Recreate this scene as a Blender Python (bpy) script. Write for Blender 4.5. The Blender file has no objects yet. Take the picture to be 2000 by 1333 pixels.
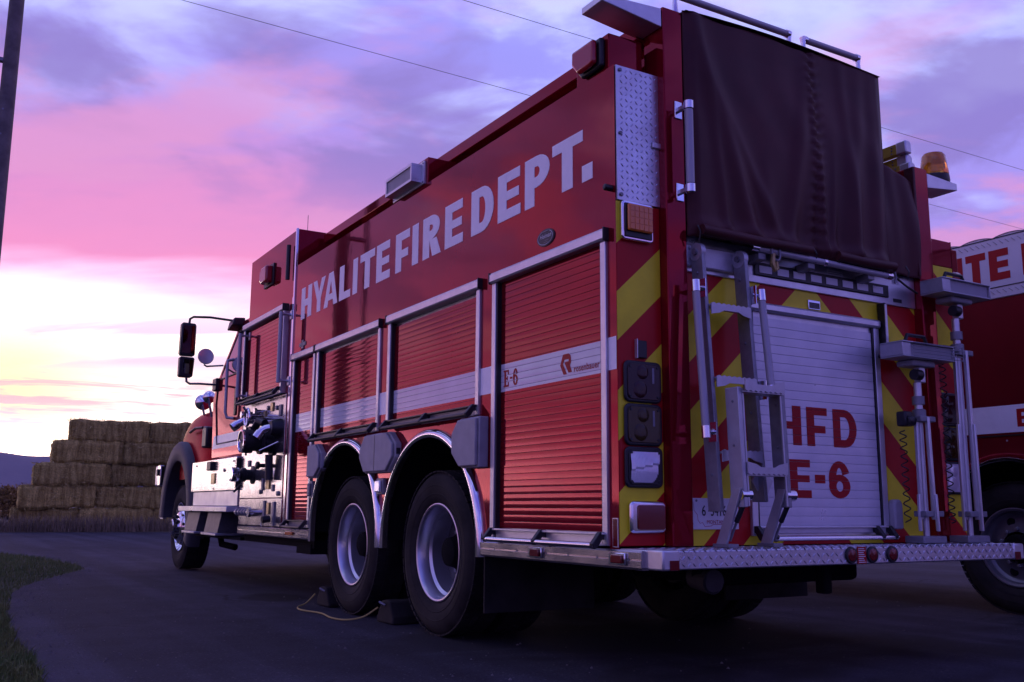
import bpy, bmesh, math, random
import numpy as np
from mathutils import Vector, Matrix
random.seed(7); rng = np.random.default_rng(7)
R = math.radians
scene = bpy.context.scene
col = scene.collection
PI = math.pi

# ------------------------------------------------------------------ camera
CAM = Vector((-2.668, -3.554, 0.760))
YAW, PITCH, ROLL, FPX = R(30.674), R(9.745), R(0.401), 1911.07
fwd = Vector((math.sin(YAW) * math.cos(PITCH), math.cos(YAW) * math.cos(PITCH), math.sin(PITCH)))
rgt = Vector((math.cos(YAW), -math.sin(YAW), 0)); up = rgt.cross(fwd)
rr = math.cos(ROLL) * rgt + math.sin(ROLL) * up
uu = -math.sin(ROLL) * rgt + math.cos(ROLL) * up
cd = bpy.data.cameras.new('camera'); cam = bpy.data.objects.new('camera', cd); col.objects.link(cam)
m = Matrix.Identity(4)
for i in range(3):
    m[i][0] = rr[i]; m[i][1] = uu[i]; m[i][2] = -fwd[i]; m[i][3] = CAM[i]
cam.matrix_world = m
cd.sensor_width = 36; cd.lens = 36 * FPX / 2000; cd.clip_end = 9000; cd.clip_start = 0.05
scene.camera = cam

# ------------------------------------------------------------------ colour management
scene.view_settings.view_transform = 'Standard'; scene.view_settings.look = 'None'
scene.view_settings.exposure = 0.0; scene.view_settings.gamma = 1.0
scene.view_settings.use_curve_mapping = False

# ------------------------------------------------------------------ node helper
class G:
    def __init__(s, nt): s.nt = nt; s.n = nt.nodes; s.l = nt.links
    def node(s, t, **kw):
        n = s.n.new(t)
        for k, v in kw.items(): setattr(n, k, v)
        return n
    def put(s, sock, v):
        if v is None: return
        if hasattr(v, 'is_output') or isinstance(v, bpy.types.NodeSocket): s.l.new(v, sock)
        else: sock.default_value = v
    def math(s, op, a, b=None, c=None, clamp=False):
        n = s.node('ShaderNodeMath', operation=op, use_clamp=clamp)
        s.put(n.inputs[0], a); s.put(n.inputs[1], b); s.put(n.inputs[2], c)
        return n.outputs[0]
    def vmath(s, op, a, b=None):
        n = s.node('ShaderNodeVectorMath', operation=op); s.put(n.inputs[0], a); s.put(n.inputs[1], b)
        if op == 'SCALE': n.inputs['Scale'].default_value = 0.5
        return n.outputs['Value'] if op in ('DOT_PRODUCT', 'LENGTH') else n.outputs[0]
    def sep(s, v):
        n = s.node('ShaderNodeSeparateXYZ'); s.put(n.inputs[0], v); return n.outputs
    def comb(s, x, y, z):
        n = s.node('ShaderNodeCombineXYZ')
        for i, v in enumerate((x, y, z)): s.put(n.inputs[i], v)
        return n.outputs[0]
    def noise(s, vec, scale, detail=4, rough=0.5, dist=0.0):
        n = s.node('ShaderNodeTexNoise'); s.put(n.inputs['Vector'], vec)
        n.inputs['Scale'].default_value = scale; n.inputs['Detail'].default_value = detail
        n.inputs['Roughness'].default_value = rough; n.inputs['Distortion'].default_value = dist
        return n.outputs[0]
    def smooth(s, v, a, b, lo=0.0, hi=1.0):
        n = s.node('ShaderNodeMapRange', interpolation_type='SMOOTHSTEP')
        s.put(n.inputs[0], v); n.inputs[1].default_value = a; n.inputs[2].default_value = b
        n.inputs[3].default_value = lo; n.inputs[4].default_value = hi
        return n.outputs[0]
    def lin(s, v, a, b, lo=0.0, hi=1.0):
        n = s.node('ShaderNodeMapRange'); s.put(n.inputs[0], v); n.inputs[1].default_value = a
        n.inputs[2].default_value = b; n.inputs[3].default_value = lo; n.inputs[4].default_value = hi
        return n.outputs[0]
    def mix(s, f, a, b, mode='MIX'):
        n = s.node('ShaderNodeMix', data_type='RGBA', blend_type=mode)
        s.put(n.inputs[0], f); s.put(n.inputs[6], c4(a)); s.put(n.inputs[7], c4(b))
        return n.outputs[2]
    def ramp(s, f, stops):
        n = s.node('ShaderNodeValToRGB'); s.put(n.inputs[0], f)
        e = n.color_ramp.elements
        while len(e) < len(stops): e.new(0.5)
        for el, (p, c) in zip(e, stops): el.position = p; el.color = c4(c)
        return n.outputs[0]

def c4(c):
    if isinstance(c, (tuple, list)) and len(c) == 3: return (*c, 1.0)
    return c

# ------------------------------------------------------------------ world: dusk sky, sunset low ahead of the engine
SUN_AZ = 8.0          # degrees from +Y towards +X
world = bpy.data.worlds.new('World'); scene.world = world; world.use_nodes = True
g = G(world.node_tree); g.n.clear()
tc = g.node('ShaderNodeTexCoord'); D = tc.outputs['Generated']
dx, dy, dz = g.sep(D)
el = g.math('MULTIPLY', g.math('ARCSINE', dz), 180 / PI)
hl = g.math('SQRT', g.math('ADD', g.math('MULTIPLY', dx, dx), g.math('MULTIPLY', dy, dy)))
hl = g.math('MAXIMUM', hl, 0.001)
sx, sy = math.sin(R(SUN_AZ)), math.cos(R(SUN_AZ))
ca = g.math('DIVIDE', g.math('ADD', g.math('MULTIPLY', dx, sx), g.math('MULTIPLY', dy, sy)), hl)
da = g.math('MULTIPLY', g.math('ARCCOSINE', g.math('MINIMUM', g.math('MAXIMUM', ca, -1.0), 1.0)), 180 / PI)
# cloud sheet coordinates (a flat layer seen in perspective), stretched along one direction
zz = g.math('ADD', g.math('MAXIMUM', dz, 0.0), 0.10)
cxp = g.math('DIVIDE', dx, zz); cyp = g.math('DIVIDE', dy, zz)
th = R(38)
ca_, sa_ = math.cos(th), math.sin(th)
ru = g.math('ADD', g.math('MULTIPLY', cxp, ca_), g.math('MULTIPLY', cyp, -sa_))
rv = g.math('ADD', g.math('MULTIPLY', cxp, sa_), g.math('MULTIPLY', cyp, ca_))
sheet = g.comb(g.math('MULTIPLY', ru, 0.45), g.math('MULTIPLY', rv, 1.0), 3.7)
n1 = g.noise(sheet, 0.85, 5, 0.52, 0.6)
n2 = g.noise(sheet, 2.6, 5, 0.55, 0.4)
n3 = g.noise(g.comb(g.math('MULTIPLY', cxp, 0.9), cyp, 15.3), 2.0, 7, 0.54, 0.3)
warp = g.math('ADD', g.math('MULTIPLY', g.math('SUBTRACT', n1, 0.5), 13.0), g.math('MULTIPLY', g.math('SUBTRACT', n2, 0.5), 5.0))
warp = g.math('MULTIPLY', warp, g.smooth(el, 4.0, 22.0, 0.12, 1.0))
h = g.math('ADD', g.math('ADD', el, warp), g.math('ADD', g.smooth(da, 6.0, 34.0, 0.0, 6.8), g.math('MULTIPLY', g.math('MULTIPLY', da, da), 0.0010)))
base = g.ramp(g.math('DIVIDE', h, 90.0), [
    (0.000, (2.1, 1.35, 1.02)), (0.030, (2.4, 1.75, 1.40)), (0.070, (2.1, 1.52, 1.42)), (0.118, (1.50, 1.10, 1.28)),
    (0.138, (1.25, 0.62, 0.95)), (0.152, (1.02, 0.34, 0.64)), (0.205, (0.80, 0.32, 0.68)), (0.265, (0.46, 0.33, 0.88)),
    (0.340, (0.38, 0.36, 0.98)), (0.46, (0.42, 0.44, 1.15)), (0.62, (0.27, 0.28, 0.84)), (1.0, (0.22, 0.23, 0.76))])
# thin bright gaps, purple cloud bodies and pink lit edges in the upper sky
n4 = g.noise(g.comb(g.math('MULTIPLY', ru, 0.85), rv, 11.7), 1.9, 7, 0.54, 0.35)
hi = g.math('MULTIPLY', g.smooth(n4, 0.48, 0.62), g.smooth(h, 20.0, 30.0))
base = g.mix(g.math('MULTIPLY', hi, 0.9), base, (0.72, 0.78, 1.32))
cl = g.math('MULTIPLY', g.smooth(n3, 0.45, 0.60), g.smooth(h, 14.0, 22.0))
base = g.mix(g.math('MULTIPLY', cl, 0.80), base, (0.30, 0.22, 0.60))
n5 = g.noise(g.comb(g.math('MULTIPLY', ru, 0.8), rv, 33.0), 1.6, 7, 0.54, 0.3)
pk = g.math('MULTIPLY', g.smooth(n5, 0.50, 0.62), g.smooth(el, 38.0, 18.0))
pk = g.math('MULTIPLY', pk, g.smooth(h, 13.5, 19.0))
base = g.mix(g.math('MULTIPLY', pk, 0.75), base, (0.86, 0.36, 0.66))
# the glow round the place where the sun went down
gl = g.math('MULTIPLY', g.math('EXPONENT', g.math('MULTIPLY', g.math('MULTIPLY', da, da), -1 / (20.0 ** 2))), g.smooth(h, 13.2, 7.0))
base = g.mix(gl, base, (2.5, 1.95, 1.55))
az = g.math('MULTIPLY', g.math('ARCTAN2', dx, dy), 180 / PI)
spot = g.math('MULTIPLY', g.smooth(g.math('ABSOLUTE', g.math('SUBTRACT', az, 2.5)), 9.0, 1.0), g.smooth(g.math('ABSOLUTE', g.math('SUBTRACT', el, 6.0)), 5.0, 1.0))
base = g.mix(g.math('MULTIPLY', spot, 0.85), base, (1.7, 1.28, 0.58))
# thin lilac bars of cloud low in the glow
bars = g.noise(g.comb(g.math('MULTIPLY', dx, 7.0), g.math('MULTIPLY', dy, 7.0), g.math('MULTIPLY', dz, 75.0)), 1.0, 5, 0.6, 0.5)
bw = g.math('MULTIPLY', g.smooth(bars, 0.47, 0.60), g.math('MULTIPLY', g.smooth(el, 8.5, 6.0), g.smooth(el, 1.0, 3.0)))
base = g.mix(g.math('MULTIPLY', bw, 0.9), base, (0.98, 0.66, 0.74))
ls = g.math('MULTIPLY', g.smooth(n2, 0.42, 0.62), g.math('MULTIPLY', g.smooth(el, 6.5, 8.0), g.smooth(el, 12.0, 9.5)))
base = g.mix(g.math('MULTIPLY', ls, 0.85), base, (1.0, 0.76, 0.97))
bo = g.math('ADD', 1.0, g.math('MULTIPLY', g.smooth(el, 6.0, 1.5, 0.0, 2.0), g.smooth(da, 62.0, 28.0)))
base = g.mix(1.0, base, g.comb(bo, bo, g.math('MULTIPLY', bo, 0.94)), 'MULTIPLY')
# the far side of the sky is darker
dim = g.smooth(da, 75.0, 150.0, 1.0, 0.46)
dimb = g.smooth(da, 75.0, 150.0, 1.0, 0.86)
sk = g.node('ShaderNodeTexSky', sky_type='NISHITA'); sk.sun_disc = False
sk.sun_elevation = R(1.0); sk.sun_rotation = R(SUN_AZ)
skc = g.mix(1.0, g.mix(1.0, base, (0.96, 0.98, 1.10), 'MULTIPLY'), g.comb(dim, g.math('MULTIPLY', dim, 0.97), dimb), 'MULTIPLY')
skc = g.mix(1.0, skc, g.mix(1.0, sk.outputs[0], (0.012, 0.012, 0.012), 'MULTIPLY'), 'ADD')
bg = g.node('ShaderNodeBackground'); g.put(bg.inputs[0], skc); bg.inputs[1].default_value = 1.0
wo = g.node('ShaderNodeOutputWorld'); g.l.new(bg.outputs[0], wo.inputs[0])

# last warm light of a sun that has just gone behind the ridge
sd = bpy.data.lights.new('sun', 'SUN'); so = bpy.data.objects.new('sun', sd); col.objects.link(so)
sd.energy = 0.12; sd.angle = R(14); sd.color = (1.0, 0.72, 0.62)
sdir = Vector((math.sin(R(SUN_AZ)) * math.cos(R(4)), math.cos(R(SUN_AZ)) * math.cos(R(4)), math.sin(R(4))))
so.rotation_euler = (-sdir).to_track_quat('-Z', 'Y').to_euler()
so.location = (0, 40, 12)

# ------------------------------------------------------------------ materials
def mat(name, color=(0.5, 0.5, 0.5), rough=0.5, metal=0.0, coat=0.0, spec=0.5, bump=None, var=None, trans=0.0, rvar=0.0, coatrough=0.05):
    m = bpy.data.materials.new(name); m.use_nodes = True
    g = G(m.node_tree); b = g.n['Principled BSDF']
    b.inputs['Base Color'].default_value = c4(color); b.inputs['Roughness'].default_value = rough
    b.inputs['Metallic'].default_value = metal; b.inputs['Coat Weight'].default_value = coat
    b.inputs['Coat Roughness'].default_value = coatrough
    b.inputs['Specular IOR Level'].default_value = spec; b.inputs['Transmission Weight'].default_value = trans
    geo = g.node('ShaderNodeNewGeometry')
    if var:                                     # (scale, amount): value drift and grime
        n = g.noise(geo.outputs['Position'], var[0], 5, 0.6)
        f = g.lin(n, 0.3, 0.7, 1 - var[1], 1 + var[1])
        g.l.new(g.mix(1.0, color, g.comb(f, f, f), 'MULTIPLY'), b.inputs['Base Color'])
    if rvar:
        n = g.noise(geo.outputs['Position'], 6.0, 5, 0.6)
        g.l.new(g.lin(n, 0.3, 0.7, max(rough - rvar, 0.02), rough + rvar), b.inputs['Roughness'])
    if bump:                                    # (scale, strength, distance)
        n = g.noise(geo.outputs['Position'], bump[0], 4, 0.5)
        bn = g.node('ShaderNodeBump'); bn.inputs['Strength'].default_value = bump[1]; bn.inputs['Distance'].default_value = bump[2]
        g.l.new(n, bn.inputs['Height']); g.l.new(bn.outputs[0], b.inputs['Normal'])
    return m

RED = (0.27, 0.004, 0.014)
M = {}
M['red'] = mat('red_paint', RED, 0.035, 0, 0.0, 0.5, bump=(1.6, 0.07, 0.02), rvar=0.012, var=(3, 0.08))
M['red_dark'] = mat('dark_red_paint', (0.15, 0.006, 0.010), 0.30, var=(3, 0.1))  # darker red for the second engine
M['rim_steel'] = mat('painted_steel_wheel', (0.17, 0.17, 0.18), 0.35, 0.4, var=(12, 0.15))
for k_ in ('red', 'red_dark'):
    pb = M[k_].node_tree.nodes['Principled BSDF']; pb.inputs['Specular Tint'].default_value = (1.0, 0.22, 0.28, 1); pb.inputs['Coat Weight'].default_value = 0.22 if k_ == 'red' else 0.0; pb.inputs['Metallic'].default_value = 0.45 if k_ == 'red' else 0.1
M['red_matte'] = mat('fender_paint', (0.36, 0.005, 0.014), 0.24, 0.30, 0, 0.0, var=(4, 0.12))
M['white_vinyl'] = mat('white_vinyl', (0.90, 0.90, 0.91), 0.35, var=(9, 0.05))
M['red_vinyl'] = mat('red_vinyl', (0.40, 0.010, 0.012), 0.45, spec=0.2)
M['alu'] = mat('satin_aluminium', (0.66, 0.66, 0.68), 0.38, 0.75, rvar=0.08, var=(14, 0.07))
M['brushed'] = mat('brushed_panel', (0.50, 0.47, 0.46), 0.18, 0.9, rvar=0.05, bump=(2.5, 0.03, 0.01))
M['chrome'] = mat('chrome', (0.82, 0.82, 0.84), 0.09, 1.0, rvar=0.04)
M['plate'] = mat('tread_plate', (0.62, 0.62, 0.65), 0.33, 0.85, rvar=0.1, var=(20, 0.1))
M['ladder'] = mat('ladder_aluminium', (0.50, 0.50, 0.53), 0.45, 0.6, var=(16, 0.1))
M['ladder_shade'] = mat('shaded_ladder_aluminium', (0.30, 0.30, 0.32), 0.48, 0.5, var=(18, 0.16))  # ladder aluminium again, with shade put into the colour
M['black'] = mat('black_plastic', (0.014, 0.014, 0.016), 0.42, var=(15, 0.2))
M['rubber'] = mat('rubber', (0.022, 0.019, 0.017), 0.8, spec=0.25, var=(5, 0.55), bump=(60, 0.2, 0.002))
M['rim'] = mat('polished_rim', (0.62, 0.62, 0.66), 0.32, 0.9, rvar=0.06)
M['disc'] = mat('dusty_disc', (0.09, 0.088, 0.09), 0.5, 0.4, var=(14, 0.25))
M['rust'] = mat('sooty_steel', (0.045, 0.040, 0.038), 0.7, 0.3, var=(14, 0.25))
M['dark'] = mat('underbody', (0.008, 0.008, 0.008), 0.9, spec=0.1)
M['grey'] = mat('grey_textured_plastic', (0.36, 0.35, 0.36), 0.6, bump=(400, 0.3, 0.001), var=(12, 0.1))
M['flare'] = mat('black_grey_flare', (0.055, 0.053, 0.058), 0.6, var=(10, 0.15))
M['steel'] = mat('grey_steel', (0.25, 0.25, 0.27), 0.5, 0.5, var=(14, 0.15))
M['tarp'] = mat('maroon_vinyl_cover', (0.076, 0.019, 0.018), 0.52, spec=0.25, var=(2.5, 0.25), bump=(220, 0.12, 0.001))
M['hose_grip'] = mat('ribbed_grip', (0.42, 0.41, 0.43), 0.42, 0.2)
M['glass'] = mat('window_glass', (0.02, 0.02, 0.025), 0.03, 0, 0.5, 0.8)
M['mirror'] = mat('mirror_glass', (0.07, 0.07, 0.09), 0.02, 1.0)
M['amber'] = mat('amber_lens', (0.80, 0.22, 0.02), 0.12, 0, 0.6)
M['amber_clear'] = mat('amber_dome', (1.0, 0.36, 0.01), 0.08, 0, 0.3, trans=0.55)
M['redlens'] = mat('red_lens', (0.16, 0.006, 0.008), 0.12, 0, 0.7)
M['redclear'] = mat('clear_red_lens', (0.75, 0.05, 0.06), 0.08, 0, 0.5, trans=0.7)
M['redlamp'] = mat('bright_red_lens', (0.42, 0.008, 0.016), 0.14, 0, 0.5)
M['darklens'] = mat('smoked_red_lens', (0.030, 0.005, 0.008), 0.10, 0, 0, 0.35)
M['darkamber'] = mat('smoked_amber_lens', (0.040, 0.024, 0.005), 0.10, 0, 0, 0.35)
M['clear'] = mat('clear_lens', (0.85, 0.85, 0.88), 0.12, 0.25, 0.6)
M['yellow'] = mat('yellow_fibreglass', (0.50, 0.36, 0.03), 0.45, var=(20, 0.12))
M['rope'] = mat('yellow_rope', (0.42, 0.33, 0.10), 0.8)
M['brass'] = mat('brass', (0.42, 0.32, 0.13), 0.35, 0.8)
M['white'] = mat('white_print', (0.75, 0.75, 0.76), 0.5)
M['sheet'] = mat('white_panel_paint', (0.66, 0.66, 0.70), 0.3, 0, 0.6, var=(4, 0.05))
M['wood'] = mat('weathered_pole', (0.17, 0.145, 0.13), 0.85, var=(6, 0.35), bump=(30, 0.5, 0.01))
M['wire'] = mat('wire', (0.12, 0.12, 0.13), 0.6)
M['cable'] = mat('cable', (0.012, 0.012, 0.014), 0.5)

def shutter_mat(name, z0, z1, colour):
    """roller shutter slats: paint with a reflective stripe between two heights, and wiped dust"""
    m = bpy.data.materials.new(name); m.use_nodes = True; g = G(m.node_tree); b = g.n['Principled BSDF']
    geo = g.node('ShaderNodeNewGeometry'); P = geo.outputs['Position']; x, y, z = g.sep(P)
    ins = g.math('MULTIPLY', g.math('GREATER_THAN', z, z0), g.math('LESS_THAN', z, z1))
    n = g.noise(P, 4.0, 5, 0.6); f = g.lin(n, 0.3, 0.7, 0.92, 1.08)
    c = g.mix(ins, colour, (0.70, 0.70, 0.73))
    g.l.new(g.mix(1.0, c, g.comb(f, f, f), 'MULTIPLY'), b.inputs['Base Color'])
    st = g.noise(g.comb(0.0, g.math('MULTIPLY', y, 2.0), g.math('MULTIPLY', z, 28.0)), 1.0, 3, 0.6)
    g.l.new(g.lin(st, 0.3, 0.7, 0.025, 0.07), b.inputs['Roughness'])
    b.inputs['Coat Weight'].default_value = 0.25; b.inputs['Coat Roughness'].default_value = 0.04
    g.l.new(g.lin(ins, 0.0, 1.0, 0.45, 0.0), b.inputs['Metallic'])
    g.l.new(g.mix(ins, (1.0, 0.28, 0.32), (1.0, 1.0, 1.0)), b.inputs['Specular Tint'])
    return m
M['slat_red'] = shutter_mat('red_shutter', 1.394, 1.547, RED)
M['slat_plain'] = shutter_mat('plain_red_shutter', -9, -8, RED)
M['slat_alu'] = mat('silver_shutter', (0.62, 0.62, 0.66), 0.36, 0.35, rvar=0.1, var=(7, 0.06))

def chevron_mat():
    m = bpy.data.materials.new('chevron_vinyl'); m.use_nodes = True; g = G(m.node_tree); b = g.n['Principled BSDF']
    geo = g.node('ShaderNodeNewGeometry'); P = geo.outputs['Position']; x, y, z = g.sep(P)
    xm = g.math('SUBTRACT', 1.25, g.math('ABSOLUTE', g.math('SUBTRACT', x, 1.25)))
    u = g.math('SUBTRACT', z, g.math('MULTIPLY', xm, 0.915))
    f = g.math('FRACT', g.math('DIVIDE', g.math('SUBTRACT', u, 1.525 - 4.6), 0.46))
    yel = g.math('LESS_THAN', f, 0.5)
    n = g.lin(g.noise(P, 5.0, 5, 0.6), 0.3, 0.7, 0.88, 1.12)
    c = g.mix(yel, (0.48, 0.010, 0.012), (0.85, 0.74, 0.03))
    g.l.new(g.mix(1.0, c, g.comb(n, n, n), 'MULTIPLY'), b.inputs['Base Color'])
    b.inputs['Roughness'].default_value = 0.35; b.inputs['Specular IOR Level'].default_value = 0.2
    return m
M['chevron'] = chevron_mat()

def ground_mats():
    # asphalt: worn, with damp patches that are darker and glossier
    m = bpy.data.materials.new('asphalt'); m.use_nodes = True; g = G(m.node_tree); b = g.n['Principled BSDF']
    P = g.node('ShaderNodeNewGeometry').outputs['Position']
    big = g.noise(P, 0.35, 5, 0.6); mid = g.noise(P, 2.2, 6, 0.65); fine = g.noise(P, 60.0, 4, 0.75)
    v = g.math('ADD', g.lin(big, 0.3, 0.7, 0.75, 1.3), g.math('ADD', g.lin(mid, 0.3, 0.7, -0.30, 0.30), g.lin(fine, 0.3, 0.7, -0.6, 0.6)))
    x, y, z = g.sep(P)
    # oil / damp stains on the apron behind the engine
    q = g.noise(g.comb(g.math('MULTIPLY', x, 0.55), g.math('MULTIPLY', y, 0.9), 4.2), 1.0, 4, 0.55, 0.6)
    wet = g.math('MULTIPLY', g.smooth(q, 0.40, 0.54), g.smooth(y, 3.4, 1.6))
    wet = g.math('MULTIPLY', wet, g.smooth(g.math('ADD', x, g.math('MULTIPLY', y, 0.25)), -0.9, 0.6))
    c = g.mix(1.0, (0.037, 0.036, 0.048), g.comb(v, v, v), 'MULTIPLY')
    vo = g.node('ShaderNodeTexVoronoi'); vo.inputs['Scale'].default_value = 42.0; g.l.new(P, vo.inputs['Vector'])
    chip = g.math('MULTIPLY', g.smooth(vo.outputs['Distance'], 0.30, 0.18), g.math('GREATER_THAN', g.sep(vo.outputs['Color'])[0], 0.72))
    c = g.mix(g.math('MULTIPLY', chip, 0.8), c, (0.11, 0.105, 0.10))
    ck = g.node('ShaderNodeTexVoronoi', feature='DISTANCE_TO_EDGE'); ck.inputs['Scale'].default_value = 0.42
    g.l.new(g.vmath('ADD', P, g.vmath('SCALE', g.comb(mid, g.noise(P, 2.9, 5, 0.6), 0.0), None)), ck.inputs['Vector'])
    crack = g.math('MULTIPLY', g.smooth(ck.outputs['Distance'], 0.010, 0.002), g.smooth(big, 0.50, 0.58))
    c = g.mix(g.math('MULTIPLY', crack, 0.8), c, (0.008, 0.008, 0.009))
    sx_ = g.math('MULTIPLY', g.math('SUBTRACT', x, 0.0), 3.2); sy_ = g.math('MULTIPLY', g.math('SUBTRACT', y, 4.9), 2.2)
    oil = g.math('ADD', g.math('ADD', g.math('MULTIPLY', sx_, sx_), g.math('MULTIPLY', sy_, sy_)), g.math('MULTIPLY', g.math('SUBTRACT', mid, 0.5), 1.6))
    c = g.mix(g.smooth(oil, 1.0, 0.4, 0.0, 0.8), c, (0.006, 0.006, 0.007))
    trk = g.smooth(g.noise(g.comb(g.math('MULTIPLY', x, 2.6), g.math('MULTIPLY', y, 0.10), 2.0), 1.0, 3, 0.5), 0.40, 0.62, 0.78, 1.18)
    c = g.mix(1.0, c, g.comb(trk, trk, trk), 'MULTIPLY')
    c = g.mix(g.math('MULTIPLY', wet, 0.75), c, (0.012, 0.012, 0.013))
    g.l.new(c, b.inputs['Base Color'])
    g.l.new(g.lin(fine, 0.2, 0.8, 0.80, 1.0), b.inputs['Roughness']); b.inputs['Specular IOR Level'].default_value = 0.2
    bn = g.node('ShaderNodeBump'); bn.inputs['Strength'].default_value = 0.9; bn.inputs['Distance'].default_value = 0.008
    g.l.new(g.math('ADD', fine, g.math('MULTIPLY', mid, 0.6)), bn.inputs['Height']); g.l.new(bn.outputs[0], b.inputs['Normal'])
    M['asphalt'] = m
    m = bpy.data.materials.new('soil_grass'); m.use_nodes = True; g = G(m.node_tree); b = g.n['Principled BSDF']
    P = g.node('ShaderNodeNewGeometry').outputs['Position']
    n = g.noise(P, 1.3, 6, 0.65); f = g.noise(P, 40, 4, 0.6)
    c = g.mix(g.smooth(n, 0.38, 0.62), (0.016, 0.026, 0.008), (0.040, 0.042, 0.016))
    k = g.lin(f, 0.3, 0.7, 0.7, 1.3); g.l.new(g.mix(1.0, c, g.comb(k, k, k), 'MULTIPLY'), b.inputs['Base Color'])
    b.inputs['Roughness'].default_value = 0.95
    M['soil'] = m
    m = bpy.data.materials.new('dry_field'); m.use_nodes = True; g = G(m.node_tree); b = g.n['Principled BSDF']
    P = g.node('ShaderNodeNewGeometry').outputs['Position']
    n = g.noise(P, 0.12, 6, 0.65); f = g.noise(P, 7, 4, 0.6)
    c = g.mix(g.smooth(n, 0.35, 0.65), (0.17, 0.135, 0.070), (0.085, 0.085, 0.040))
    k = g.lin(f, 0.3, 0.7, 0.7, 1.3); g.l.new(g.mix(1.0, c, g.comb(k, k, k), 'MULTIPLY'), b.inputs['Base Color'])
    b.inputs['Roughness'].default_value = 0.95
    M['field'] = m
    m = bpy.data.materials.new('wooded_hill'); m.use_nodes = True; g = G(m.node_tree); b = g.n['Principled BSDF']
    P = g.node('ShaderNodeNewGeometry').outputs['Position']
    n = g.noise(P, 0.006, 8, 0.65)
    g.l.new(g.mix(g.smooth(n, 0.35, 0.65), (0.050, 0.052, 0.045), (0.10, 0.09, 0.075)), b.inputs['Base Color'])
    b.inputs['Roughness'].default_value = 1.0
    M['hill'] = m
    # hay: pressed straw, flakes along the bale length, a grey weathered outside
    m = bpy.data.materials.new('hay'); m.use_nodes = True; g = G(m.node_tree); b = g.n['Principled BSDF']
    tcn = g.node('ShaderNodeTexCoord'); O = tcn.outputs['Object']; x, y, z = g.sep(O)
    info = g.node('ShaderNodeObjectInfo')
    off = g.math('MULTIPLY', info.outputs['Random'], 40.0)
    fl = g.noise(g.comb(g.math('ADD', g.math('MULTIPLY', x, 9.0), off), g.math('MULTIPLY', y, 2.0), g.math('MULTIPLY', z, 1.2)), 1.0, 4, 0.6, 0.3)
    st = g.noise(g.comb(g.math('ADD', g.math('MULTIPLY', x, 26.0), off), g.math('MULTIPLY', y, 26.0), g.math('MULTIPLY', z, 48.0)), 1.0, 4, 0.65)
    c = g.mix(g.smooth(fl, 0.36, 0.66), (0.33, 0.235, 0.050), (0.66, 0.52, 0.140))
    k = g.lin(st, 0.28, 0.72, 0.45, 1.5); k2 = g.lin(info.outputs['Random'], 0, 1, 0.78, 1.15)
    kk = g.math('MULTIPLY', k, k2)
    g.l.new(g.mix(1.0, c, g.comb(kk, kk, kk), 'MULTIPLY'), b.inputs['Base Color'])
    b.inputs['Roughness'].default_value = 0.95
    bn = g.node('ShaderNodeBump'); bn.inputs['Strength'].default_value = 0.9; bn.inputs['Distance'].default_value = 0.05
    g.l.new(g.math('ADD', g.math('MULTIPLY', fl, 0.6), st), bn.inputs['Height']); g.l.new(bn.outputs[0], b.inputs['Normal'])
    M['hay'] = m
    def blade(name, a, bb):
        m = bpy.data.materials.new(name); m.use_nodes = True; g = G(m.node_tree); b = g.n['Principled BSDF']
        P = g.node('ShaderNodeNewGeometry').outputs['Position']
        n = g.noise(P, 3.0, 4, 0.7); n2 = g.noise(P, 30.0, 2, 0.7)
        c = g.mix(g.smooth(g.math('ADD', g.math('MULTIPLY', n, 0.6), g.math('MULTIPLY', n2, 0.4)), 0.36, 0.62), a, bb)
        g.l.new(c, b.inputs['Base Color']); b.inputs['Roughness'].default_value = 0.8
        return m
    M['blade'] = blade('grass_blades', (0.055, 0.115, 0.015), (0.16, 0.17, 0.035))
    M['drygrass'] = blade('dry_grass_blades', (0.16, 0.12, 0.065), (0.30, 0.23, 0.13))
    M['straw'] = blade('loose_straw', (0.36, 0.27, 0.07), (0.66, 0.54, 0.18))
    M['leaf'] = blade('autumn_leaves', (0.20, 0.125, 0.03), (0.36, 0.23, 0.05))
    M['bark'] = mat('bark', (0.06, 0.048, 0.038), 0.9, var=(8, 0.3))
ground_mats()

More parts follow.
